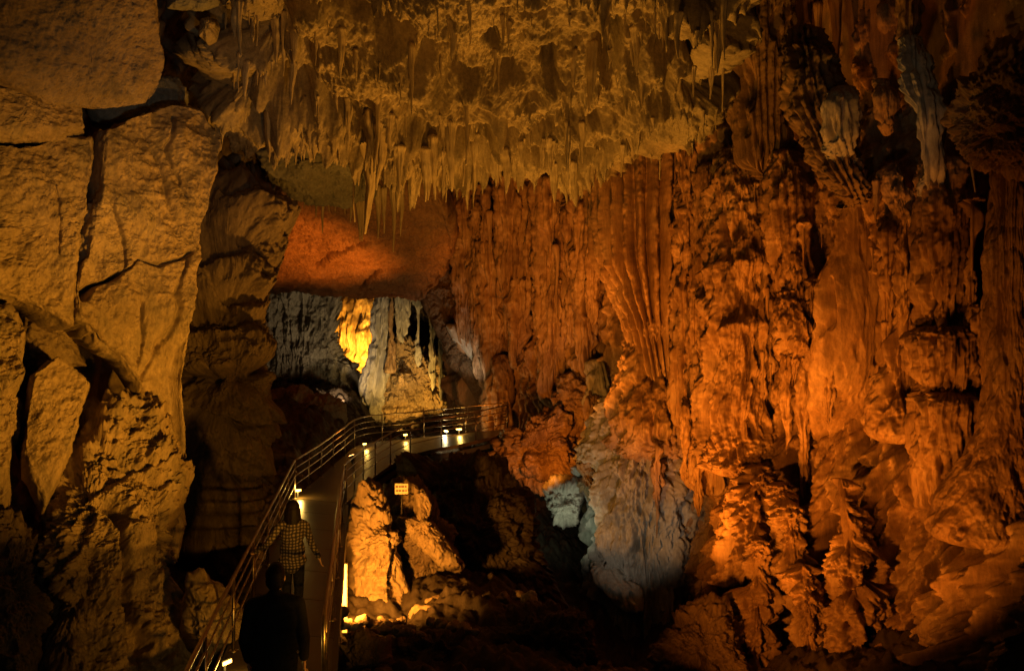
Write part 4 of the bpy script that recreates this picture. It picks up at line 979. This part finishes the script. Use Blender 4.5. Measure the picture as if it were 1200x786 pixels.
# ================================================================== WALKWAY, BRIDGE, RAILINGS
LE = np.array([[-1.75, 2.0, 0.0], [-2.26, 4.4, 0.0], [-3.2, 9.4, 0.0], [-4.98, 19.4, 0.0]])           # left edge of the flat part
RE = np.array([[-0.55, 2.0, 0.0], [-1.06, 4.4, 0.0], [-2.0, 9.4, 0.0], [-3.66, 18.8, 0.0]])
mb = MB()
def ribbon(mb, A, B, t):
    A = np.asarray(A, float); B = np.asarray(B, float); n = len(A)
    dz = np.array([0, 0, t])
    V = np.vstack([A, B, A - dz, B - dz])
    q = []
    for i in range(n - 1):
        q += [[i, n + i, n + i + 1, i + 1], [2 * n + i, 2 * n + i + 1, 3 * n + i + 1, 3 * n + i], [i, i + 1, 2 * n + i + 1, 2 * n + i], [n + i, 3 * n + i, 3 * n + i + 1, n + i + 1]]
    q += [[0, 2 * n, 3 * n, n], [n - 1, 2 * n - 1, 4 * n - 1, 3 * n - 1]]
    mb.add(V, q)
def resample(pts, n): return interp_path(pts, n)
pl_, pr_ = resample(LE, 120), resample(RE, 120)
for k in range(0, 119, 10):
    ribbon(mb, pl_[k:k + 11] + (np.linspace(0, 1, len(pl_[k:k + 11]))[:, None] * np.array([0, -.014, 0])), pr_[k:k + 11] + (np.linspace(0, 1, len(pr_[k:k + 11]))[:, None] * np.array([0, -.014, 0])), 0.14)
wk = mb.build('walkway', M['deck']); tag(wk, 'wet grey concrete walkway leading up to the bridge', None, None, 'structure')

BF = np.array([[-3.66, 18.82, 0.0], [-3.64, 21.8, 0.0], [-3.1, 24.2, .22], [-2.3, 25.2, .35], [-1.5, 25.6, .45], [-.6, 26.2, .6], [-.13, 26.5, .68]])
BB = np.array([[-4.98, 19.42, 0.0], [-5.0, 22.2, 0.02], [-4.95, 24.6, .14], [-4.75, 27.0, .26], [-3.3, 27.9, .33], [-1.8, 28.0, .48], [-.13, 27.8, .66]])
br = empty('footbridge', (-2.6, 24.5, -0.6), 'curving footbridge of wet concrete rising to the right over the hollow', 'bridge')
mb = MB(); ribbon(mb, resample(BF, 48), resample(BB, 48), 0.10); mb.build('deck', M['deck'], br)
for E, s in ((BF, 1), (BB, -1)):
    mb = MB(); e = resample(E, 48); e[:, 2] -= 0.19
    off = np.gradient(e, axis=0); off = np.stack([off[:, 1], -off[:, 0], 0 * off[:, 0]], 1); off /= np.linalg.norm(off, axis=1)[:, None]
    ribbon(mb, e + off * 0.03, e - off * 0.03, 0.14); mb.build('edge_beam', M['beam'], br)
for x, y, z in ((-3.5, 21.6, 0), (-1.55, 25.75, .42), (-.35, 26.5, .6), (-2.7, 25.0, .28)):
    mb = MB(); mb.tube([(x, y, z - .1), (x, y, -1.6)], 0.05, 12); mb.build('support_post', M['beam'], br, True)
# posts under the flat walkway
for y, lit in ((6.5, 0), (10.5, 0), (14.4, 1), (18.0, 0)):
    xr = float(np.interp(y, RE[:, 1], RE[:, 0]))
    mb = MB(); mb.box((xr - .06 + .12 * lit, y, -.72), (.08, .08, 1.16), bevel=.006)
    o = mb.build('support_post', M['beam'] if not lit else M['post_lit'])
    tag(o, {6.5: 'support post under the near end of the walkway', 10.5: 'support post under the walkway near the bottom edge', 14.4: 'brightly lit steel post under the walkway beside the floodlight', 18.0: 'support post under the corner of the walkway'}[y], 'post', 'posts under the walkway')

H = 0.86
def railing(pts, label, posts, inset, rails=(0.30, 0.50, 0.68), curl=False):
    pts = np.asarray(pts, float)
    e = empty('railing', tuple(pts[len(pts) // 2]), label, 'railing', 'railings of the walkway')
    path = resample(pts, 60)
    d = np.gradient(path, axis=0); nrm = np.stack([d[:, 1], -d[:, 0], 0 * d[:, 0]], 1); nrm /= np.linalg.norm(nrm, axis=1)[:, None]
    path = path + nrm * inset
    for h in rails:
        mb = MB(); mb.tube(path + np.array([0, 0, h]), 0.0125, 8); mb.build('rail', M['steel'], e, True)
    top = path + np.array([0, 0, H])
    if curl:
        a = top[0]; dirn = top[0] - top[1]; dirn /= np.linalg.norm(dirn)
        top = np.vstack([a + dirn * .25 + np.array([0, 0, -.62]), a + dirn * .28 + np.array([0, 0, -.15]), a + dirn * .2 + np.array([0, 0, -.03]), top])
    mb = MB(); mb.tube(top, 0.023, 12); mb.build('handrail', M['steel'], e, True)
    s = np.concatenate([[0], np.cumsum(np.linalg.norm(np.diff(path, axis=0), axis=1))])
    for f in posts:
        c = np.array([np.interp(f * s[-1], s, path[:, k]) for k in range(3)])
        mb = MB(); mb.tube([c + (0, 0, -.02), c + (0, 0, H - .01)], 0.02, 10)
        mb.tube([c + (0, 0, -.005), c + (0, 0, .008)], 0.055, 14)
        mb.build('post', M['steel'], e, True)
railing(LE[1:], 'straight steel railing along the left side of the walkway', np.linspace(0.0, 1, 9), 0.04)
railing(BB, 'curving steel railing along the far side of the bridge', np.linspace(0.0, 1, 10), 0.04)
railing([(-1.91, 8.9, 0.0), (-2.78, 13.8, 0.0), RE[3]], 'straight steel railing along the right side of the walkway', np.linspace(0.03, 1, 6), -0.04, curl=True)
for E, sg in ((LE, -1), (RE, 1)):
    mb = MB(); e = resample(E, 24) + np.array([sg * .03, 0, -.02]); ribbon(mb, e - np.array([.03, 0, 0]), e + np.array([.03, 0, 0]), .30)
    tag(mb.build('walkway_edge', M['beam']), kind='structure')
railing(BF, 'curving steel railing along the near side of the bridge', np.linspace(0.02, 1, 9), -0.04)

# ================================================================== PEOPLE
def remesh(mb, voxel, name, m, parent, smooth=4):
    """melts overlapping limbs into one continuous skin"""
    me = bpy.data.meshes.new('tmp'); V = np.vstack(mb.v)
    faces = (np.vstack(mb.q).tolist() if mb.q else []) + (np.vstack(mb.t).tolist() if mb.t else [])
    me.from_pydata(V.tolist(), [], faces); me.update()
    o = bpy.data.objects.new('tmp', me); COL.objects.link(o)
    r = o.modifiers.new('r', 'REMESH'); r.mode = 'VOXEL'; r.voxel_size = voxel
    k = o.modifiers.new('s', 'SMOOTH'); k.iterations = smooth; k.factor = 0.5
    dg = bpy.context.evaluated_depsgraph_get(); dg.update()
    me2 = bpy.data.meshes.new_from_object(o.evaluated_get(dg))
    bpy.data.objects.remove(o)
    me2.polygons.foreach_set('use_smooth', np.full(len(me2.polygons), True))
    return link(name, me2, m, parent)

def limb(mb, pts, radii):
    mb.tube(pts, radii, 16)
    for p, r in zip(pts, radii): mb.ball(p, r, 16, 10)

def hand(mb, wrist, dirn, out, curl=.5, sc=1.0):
    """palm, four unequal bent fingers and a thumb from the side of the palm"""
    d = np.array(dirn, float); d /= np.linalg.norm(d)
    o = np.array(out, float); o -= d * (o @ d); o /= np.linalg.norm(o)        # thumb side
    n = np.cross(d, o)                                                       # fingers curl this way
    w = np.array(wrist, float)
    c = w + d * .05 * sc
    mb.ball(c, np.array([.046, .038, .018]) * sc, 14, 10, np.array([d, o, n]))
    for k, (off, L) in enumerate(((.028, .072), (.010, .080), (-.009, .074), (-.027, .058))):
        p = c + d * .036 * sc + o * off * sc
        pts = [p - d * .02]
        ang = .25 * curl
        for seg in (.45, .32, .26):
            p = p + (d * math.cos(ang) + n * math.sin(ang)) * L * seg * sc
            pts.append(p); ang += .75 * curl
        limb(mb, pts, [.0095 * sc, .009 * sc, .0085 * sc, .0075 * sc])
    p0 = w + d * .025 * sc + o * .026 * sc
    p1 = p0 + (d * .7 + o * .7) * .035 * sc
    p2 = p1 + (d * .9 + o * .25 + n * .35 * curl) * .034 * sc
    limb(mb, [p0, p1, p2], [.013 * sc, .0105 * sc, .0085 * sc])

def head_parts(mb, c, sc, fwd):
    f = np.array(fwd, float); f /= np.linalg.norm(f); u = np.array([0, 0, 1.0]); r = np.cross(f, u)
    A = np.array([r, f, u])
    mb.ball(c + u * .02 * sc - f * .006, np.array([.074, .094, .098]) * sc, 20, 14, A)
    mb.ball(c - u * .045 * sc + f * .026 * sc, np.array([.057, .066, .066]) * sc, 18, 12, A)
    mb.ball(c + f * .094 * sc - u * .012 * sc, np.array([.013, .018, .024]) * sc, 12, 8, A)      # nose
    mb.ball(c + f * .083 * sc - u * .050 * sc, np.array([.024, .012, .008]) * sc, 12, 8, A)      # lips
    mb.ball(c + f * .078 * sc + u * .032 * sc, np.array([.05, .016, .01]) * sc, 12, 8, A)        # brow
    for s in (-1, 1):
        mb.ball(c + r * s * .075 * sc - u * .004 * sc - f * .006, np.array([.011, .02, .032]) * sc, 10, 8, A)   # ears

M['skin'] = plain('skin', (0.42, 0.24, 0.15), 0.5, 0.0, 0.4, 0.12, 14.0)
M['black_cloth'] = plain('black_jacket_cloth', (0.011, 0.010, 0.010), 0.7, 0.0, 0.16, 0.4, 25.0, 0.004)
M['dark_denim'] = plain('dark_trouser_cloth', (0.012, 0.012, 0.014), 0.9, 0.0, 0.08, 0.4, 30.0, 0.004)
M['hair'] = plain('dark_brown_hair', (0.009, 0.006, 0.0045), 0.6, 0.0, 0.12, 0.5, 40.0, 0.006)
M['shoe'] = plain('dark_shoe', (0.03, 0.028, 0.026), 0.5)
M['sole'] = plain('pale_shoe_sole', (0.62, 0.58, 0.5), 0.6)
def plaid():
    m, t, b = nt('plaid_shirt_cloth')
    co = N(t, 'ShaderNodeTexCoord').outputs['Object']
    nz_ = N(t, 'ShaderNodeTexNoise', i_Scale=5.0, i_Detail=3.0); t.links.new(co, nz_.inputs['Vector'])
    sc3 = N(t, 'ShaderNodeVectorMath', operation='SCALE'); sc3.inputs['Scale'].default_value = 0.09; t.links.new(nz_.outputs['Color'], sc3.inputs[0])
    av = N(t, 'ShaderNodeVectorMath', operation='ADD'); t.links.new(co, av.inputs[0]); t.links.new(sc3.outputs[0], av.inputs[1])
    sp = N(t, 'ShaderNodeSeparateXYZ'); t.links.new(av.outputs[0], sp.inputs[0])
    outs = []
    for ax in ('X', 'Z'):
        a = N(t, 'ShaderNodeMath', operation='MULTIPLY'); a.inputs[1].default_value = 2 * PI / .046; t.links.new(sp.outputs[ax], a.inputs[0])
        s_ = N(t, 'ShaderNodeMath', operation='SINE'); t.links.new(a.outputs[0], s_.inputs[0])
        g_ = N(t, 'ShaderNodeMath', operation='GREATER_THAN'); g_.inputs[1].default_value = 0.05; t.links.new(s_.outputs[0], g_.inputs[0])
        outs.append(g_.outputs[0])
    ad = N(t, 'ShaderNodeMath', operation='ADD'); t.links.new(outs[0], ad.inputs[0]); t.links.new(outs[1], ad.inputs[1])
    h = N(t, 'ShaderNodeMath', operation='MULTIPLY'); h.inputs[1].default_value = .5; t.links.new(ad.outputs[0], h.inputs[0])
    c = ramp(t, h.outputs[0], [(0.0, (0.24, 0.185, 0.14)), (0.5, (0.05, 0.033, 0.025)), (1.0, (0.012, 0.010, 0.010))])
    t.links.new(c, b.inputs['Base Color']); b.inputs['Roughness'].default_value = .85
    return m
M['plaid'] = plaid()

def person(loc, yaw, sc, label, female, arms, legs, lean=.03):
    """a walker seen from behind; local x is right, y is ahead; arms are (shoulder, elbow, wrist) and legs (hip, knee, ankle) for left and right"""
    e = empty('person', loc, label, 'person'); e.rotation_euler = (0, 0, yaw); e.scale = (sc, sc, sc)
    sw = .155 if female else .175
    hw = .095
    hc = np.array([0, .03 + lean, 1.615])
    b = MB()
    limb(b, [(0, 0, .93), (0, 0, 1.05), (0, .01, 1.25), (0, lean * .6, 1.38)], [.125, .115, .125, .115])
    limb(b, [(-sw + .02, lean * .6, 1.41), (0, lean * .6, 1.42), (sw - .02, lean * .6, 1.41)], [.055, .08, .055])
    limb(b, [(-hw, 0, .93), (0, 0, .95), (hw, 0, .93)], [.09, .1, .09])
    limb(b, [(0, lean * .6, 1.44), (0, .01 + lean, 1.54)], [.055, .05])
    head_parts(b, hc, 1.0, (0, 1, -.05))
    for (sh, el, wr, hd, th, cu) in arms:
        limb(b, [sh, el, wr], [.048, .038, .027]); hand(b, wr, hd, th, cu, .95)
    for hp, kn, an in legs:
        limb(b, [hp, kn, an], [.082, .054, .037])
        a = np.array(an); limb(b, [a + (0, -.035, -.045), a + (0, .06, -.055), a + (0, .14, -.065)], [.034, .034, .024])
    remesh(b, .0065, 'body', M['skin'], e, 3)
    # trousers
    b = MB()
    hr = .085 if female else .10
    limb(b, [(-hw, 0, .94), (0, 0, .97), (hw, 0, .94)], [hr, .12, hr]); limb(b, [(0, 0, .95), (0, 0, 1.02)], [.13, .125])
    for hp, kn, an in legs:
        a = np.array(an); limb(b, [hp, (np.array(hp) + kn) / 2, kn, (np.array(kn) + a) / 2, a + (0, 0, .0)], [hr, .083, .068, .060, .055])
    remesh(b, .011, 'trousers', M['dark_denim'], e, 3)
    # upper garment
    b = MB()
    if female:
        limb(b, [(0, 0, .86), (0, 0, .98), (0, .005, 1.12), (0, .012, 1.27), (0, lean * .6, 1.37)], [.150, .148, .135, .142, .125])
        b.ball((0, 0, .90), (.205, .15, .12)); b.ball((0, 0, 1.05), (.18, .14, .2)); b.ball((0, .0, 1.27), (.175, .13, .17))
    else:
        limb(b, [(0, 0, .90), (0, 0, 1.0), (0, .01, 1.2), (0, lean * .6, 1.37)], [.155, .150, .150, .135])
        b.ball((0, 0, .92), (.20, .15, .12)); b.ball((0, 0, 1.26), (.205, .15, .20)); b.ball((0, .0, 1.08), (.20, .148, .24))
    limb(b, [(-sw, lean * .6, 1.40), (0, lean * .6, 1.425), (sw, lean * .6, 1.40)], [.066, .088, .066])
    limb(b, [(0, lean * .6, 1.44), (0, lean * .8, 1.485)], [.074, .062])
    for (sh, el, wr, hd, th, cu) in arms:
        w_ = np.array(el) * .12 + np.array(wr) * .88
        limb(b, [sh, (np.array(sh) + el) / 2, el, w_], [.066, .060, .054, .043] if not female else [.058, .052, .046, .040])
    remesh(b, .010, 'shirt' if female else 'jacket', M['plaid'] if female else M['black_cloth'], e, 4)
    # hair
    b = MB()
    if female:
        b.ball(hc + (0, -.016, .03), (.100, .112, .108), 22, 16); b.ball(hc + (0, -.07, -.12), (.115, .075, .16), 22, 16)
        for x, l, y in ((-.062, .30, -.05), (-.03, .37, -.085), (.0, .40, -.095), (.03, .37, -.085), (.062, .31, -.05)):
            limb(b, [hc + (x, y, .0), hc + (x * 1.15, y - .01, -l * .45), hc + (x * 1.2, y - .005, -l * .8), hc + (x * 1.05, y + .005, -l)], [.05, .052, .042, .016])
    else:
        b.ball(hc + (0, -.014, .034), (.084, .099, .096), 22, 16); b.ball(hc + (0, -.040, -.025), (.079, .072, .075), 18, 12)
        b.ball(hc + (0, .05, .085), (.06, .05, .04), 14, 10)
    h = remesh(b, .009, 'hair', M['hair'], e, 2)
    for hp, kn, an in legs:
        a = np.array(an); b = MB()
        limb(b, [a + (0, -.035, -.04), a + (0, .06, -.05), a + (0, .155, -.06)], [.045, .043, .034])
        s_ = remesh(b, .009, 'shoe', M['shoe'], e, 2)
        b = MB(); b.box(a + (0, .055, -.094), (.085, .29, .024), None, .01); q = b.build('sole', M['sole'], s_); q.location = (0, 0, 0)
        q.data.transform(Matrix.Translation(Vector((0, 0, 0))))
    return e

WYAW = math.atan2(.178, 1.0)
man = person((-2.03, 7.3, 0.0), WYAW, 1.0, 'person in a black jacket with short dark hair walking away, nearest on the walkway', False,
    [((-.19, .02, 1.39), (-.245, -.02, 1.12), (-.225, .12, .89), (0.05, .35, -1), (.3, 1, 0), .7), ((.19, .02, 1.39), (.245, -.04, 1.12), (.24, .09, .89), (-.05, .3, -1), (-.3, 1, 0), .7)],
    [((-.095, 0, .92), (-.10, .10, .50), (-.10, .05, .112)), ((.095, 0, .92), (.105, -.03, .50), (.105, -.20, .13))])
woman = person((-2.83, 11.0, 0.0), WYAW, 0.90, 'person with long dark hair and plaid shirt holding the left rail', True,
    [((-.185, .02, 1.38), (-.34, -.02, 1.15), (-.545, .17, .99), (-.35, .9, -.12), (.9, .3, .2), .9), ((.185, .02, 1.38), (.275, -.05, 1.12), (.375, .0, .91), (.25, .2, -1), (-.3, 1, 0), .5)],
    [((-.085, 0, .92), (-.09, .12, .50), (-.08, .12, .112)), ((.085, 0, .92), (.09, -.0, .50), (.09, -.20, .135))])

# ================================================================== LAMPS
def add_light(name, kind, loc, energy, color, parent=None, target=None, spot=90, blend=0.6, size=0.12):
    L = bpy.data.lights.new(name, kind); L.energy = energy; L.color = color
    if kind == 'SPOT':
        L.spot_size = math.radians(spot); L.spot_blend = blend
    L.shadow_soft_size = size
    o = bpy.data.objects.new(name, L); COL.objects.link(o)
    o.location = loc
    if target is not None:
        o.rotation_euler = (Vector(target) - Vector(loc)).to_track_quat('-Z', 'Y').to_euler()
    return o

def deck_lamp(p, yaw, lens, label, power, color, L=.14):
    """small bar lamp on a bracket at the edge of the deck"""
    e = empty('deck_lamp', tuple(p), label, 'lamp', 'bar lamps along the walkway')
    c, s = math.cos(yaw), math.sin(yaw)
    ax = np.array([[c, s, 0], [-s, c, 0], [0, 0, 1.0]])
    mb = MB(); mb.box(np.array(p) + (0, 0, .17), (L, .08, .05), ax, .008); mb.build('housing', M['lamp_case'], e)
    mb = MB(); mb.box(np.array(p) + (0, 0, .07), (.03, .03, .16), ax, .004); mb.build('bracket', M['lamp_case'], e)
    mb = MB(); mb.box(np.array(p) + ax[1] * -.045 + (0, 0, .165), (L * .9, .012, .04), ax, .004); mb.build('lens', M[lens], e)
    q = np.array(p) + ax[1] * -.14 + (0, 0, .16)
    add_light('deck_lamp_light', 'POINT', tuple(q), power, color, size=.05)
WARM = (1.0, 0.58, 0.11)
deck_lamp((-3.12, 9.25, 0.004), math.radians(62), 'lens', 'bar lamp low on the left railing at the bottom of the photo', 9, WARM)
deck_lamp((-4.9, 19.5, 0.004), math.radians(35), 'lens', 'bar lamp at the left corner where walkway meets bridge', 26, WARM)
deck_lamp((-4.55, 26.2, 0.21), math.radians(40), 'lens', 'bar lamp on the bridge nearest its left bend', 11, WARM)
deck_lamp((-3.45, 27.6, 0.33), math.radians(10), 'lens', 'bar lamp on the bridge before the knobbly yellow face', 11, WARM)
deck_lamp((-1.72, 27.75, 0.49), math.radians(0), 'lens_white', 'bar lamp farthest right on the bridge', 18, WARM, .2)
deck_lamp((-2.15, 28.2, 0.38), math.radians(-40), 'lens_white', 'whitish lamp just behind the bridge railing', 24, (1, .8, .4), .2)

def floodlight(p, target, label, power, color, lens='lens_orange', spot=110, r=.09, blend=.7, size=.12):
    p = np.array(p, float); t = np.array(target, float)
    dv = (t - p) / np.linalg.norm(t - p)
    e = empty('floodlight', tuple(p - (0, 0, .1)), label, 'lamp', 'floodlights on the cave floor')
    mb = MB(); mb.tube([p - dv * .16, p - dv * .02, p], [r * .6, r, r], 18); mb.build('housing', M['lamp_case'], e, True)
    mb = MB(); mb.tube([p + dv * .002, p + dv * .012], r * .86, 18); mb.build('lens', M[lens], e, True)
    mb = MB(); mb.box(p - dv * .08 - (0, 0, .12), (.05, .05, .16), None, .006); mb.build('bracket', M['lamp_case'], e)
    add_light('floodlight_beam', 'SPOT', tuple(p + dv * .05), power, color, None, target, spot, blend, size)

ORANGE = (1.0, 0.255, 0.016)
AMBER = (1.0, 0.42, 0.03)
OCHRE = (1.0, 0.41, 0.04)
RED = (1.0, 0.27, 0.02)
def gz(x, y): return float(ground_height(np.array([[x]]), np.array([[y]]))[0, 0])
# seen in the photograph
floodlight(P(403, 716, 13.3), P(446, 668, 15.6), 'floodlight in the bright rubble aimed up at the tall pointed rock', 1500, (1, .36, .035), 'lens', 100)
deck = None
floodlight(P(412, 534, 24.0) + np.array([0, 0, .0]), P(335, 285, 26), 'small round orange floodlight at the bend of the bridge', 1700, RED, 'lens_orange', 70)
# unseen bare spots: lamps inferred from the light, plus a few added fills
def hidden(p, t, power, color, spot=100, blend=.7, size=.15):
    add_light('unseen_spot', 'SPOT', tuple(p), power, color, None, tuple(t), spot, blend, size)
hidden((1.9, 15.8, -1.9), (5.2, 20.2, 4.4), 2500, ORANGE, 80, 1.0)
hidden((2.6, 17.6, -2.2), (3.9, 23.5, 4.4), 600, ORANGE, 60, 1.0)
hidden((.75, 22.0, .3), (3.6, 23.3, 6.0), 1100, ORANGE, 56, 1.0)  # raking spot added to sharpen the grooves of the funnel drapery
hidden((3.5, 13.2, -1.3), (6.6, 18.0, 3.6), 1350, ORANGE, 76, 1.0)
hidden((4.6, 10.8, -.9), (8.0, 15.3, 3.4), 620, ORANGE, 66, 1.0)
hidden((.9, 10.2, -.6), P(980, 600, 16), 1500, ORANGE, 62, 1.0)
hidden(P(632, 553, 22.0), P(626, 490, 26.0), 360, ORANGE, 90)
hidden(P(560, 500, 27.2), P(590, 460, 28.8), 40, ORANGE, 110)
hidden((-.6, 12.0, -.1), P(612, 310, 28), 4200, ORANGE, 27, .9)
hidden(P(652, 640, 21.4), P(664, 585, 23.2), 34, (.9, 1, .62), 120)
hidden(P(740, 770, 16.5), P(735, 620, 21.0), 190, (1, .76, .52), 44)
hidden((2.2, 6.0, .2), P(66, 345, 12), 5200, AMBER, 36, 1.0)
hidden((1.4, 5.0, .5), P(215, 610, 13), 900, AMBER, 38, 1.0)  # dim fill added over the buttress and lower left boulders
hidden((.3, 13.2, -.7), P(560, 40, 14.6), 2500, OCHRE, 104, .9)
hidden((.6, 7.5, -.2), P(560, 60, 15.5), 750, OCHRE, 70, .9)
hidden((.4, 1.5, 2.2), P(185, 160, 13), 230, (1, .9, .7), 26, 1.0)  # narrow white fill added on the shaded top of the slab
hidden((.4, 1.5, 2.2), P(420, 220, 16), 45, (1, .86, .6), 90, .9)  # broad white fill added beside the camera to open the shadows
hidden((-.6, 3.0, .8), P(1030, 150, 15), 230, (1, .72, .40), 14, .9)
hidden(P(416, 434, 38.6), P(419, 380, 40.5), 2300, (1, .46, .04), 140)
hidden(P(470, 506, 31.5), P(482, 440, 35.0), 3300, (1, .50, .07), 80)
hidden(P(556, 452, 28.6), P(550, 400, 30.5), 60, (1, .8, .55), 70)  # small spot added to brighten the slanted slab
hidden(P(400, 470, 32.0), P(345, 400, 36.0), 560, (1, .66, .34), 120)
hidden(P(470, 490, 31.0), P(445, 400, 35.0), 260, (1, .74, .34), 70)

# ================================================================== WORLD, CAMERA, VIEW
w = bpy.data.worlds.new('World'); scene.world = w; w.use_nodes = True
bg = w.node_tree.nodes['Background']; bg.inputs['Color'].default_value = (0.9, 0.6, 0.35, 1); bg.inputs['Strength'].default_value = 0.004
cam = bpy.data.cameras.new('camera'); co = bpy.data.objects.new('camera', cam); COL.objects.link(co)
co.location = (0, 0, CAMZ); co.rotation_euler = (math.radians(90), 0, 0)
cam.sensor_width = 36.0; cam.lens = 36.0 * F / 1200.0; cam.clip_end = 300; cam.clip_start = 0.05
scene.camera = co
vs = scene.view_settings
vs.view_transform = 'Standard'; vs.look = 'None'; vs.exposure = 0; vs.gamma = 1; vs.use_curve_mapping = False
cy = scene.cycles
cy.use_denoising = True
cy.max_bounces = 4; cy.diffuse_bounces = 1; cy.glossy_bounces = 2
cy.caustics_reflective = False; cy.caustics_refractive = False
cy.sample_clamp_indirect = 4.0



# repeats that stand wholly behind other rock are left out
for base, ks in {'dripstone_pipe': [2, 8, 19, 20], 'rubble_stone': [0, 1], 'stalactite': [9, 27, 29, 35, 37, 39, 40, 52, 61, 70, 87, 96, 99, 104, 107, 108, 109, 112, 119, 121, 125, 131, 134, 141, 144, 145, 153, 159, 161, 164, 167, 171, 178, 180, 188, 189, 198, 200, 207, 221, 226, 231, 232, 234, 235, 236, 237, 238, 239, 243, 244, 246, 247, 248, 250, 251, 254, 257, 258, 259, 261, 263, 264, 265, 268, 269, 270, 271, 272, 273, 275, 276, 277, 279, 283, 284, 286, 288, 289, 290, 291, 292, 293, 295, 297, 298, 300, 302], 'support_post': [4, 5, 7]}.items():
    for k in ks:
        o = bpy.data.objects.get(base if k == 0 else '%s.%03d' % (base, k))
        if o is not None:
            bpy.data.objects.remove(o)
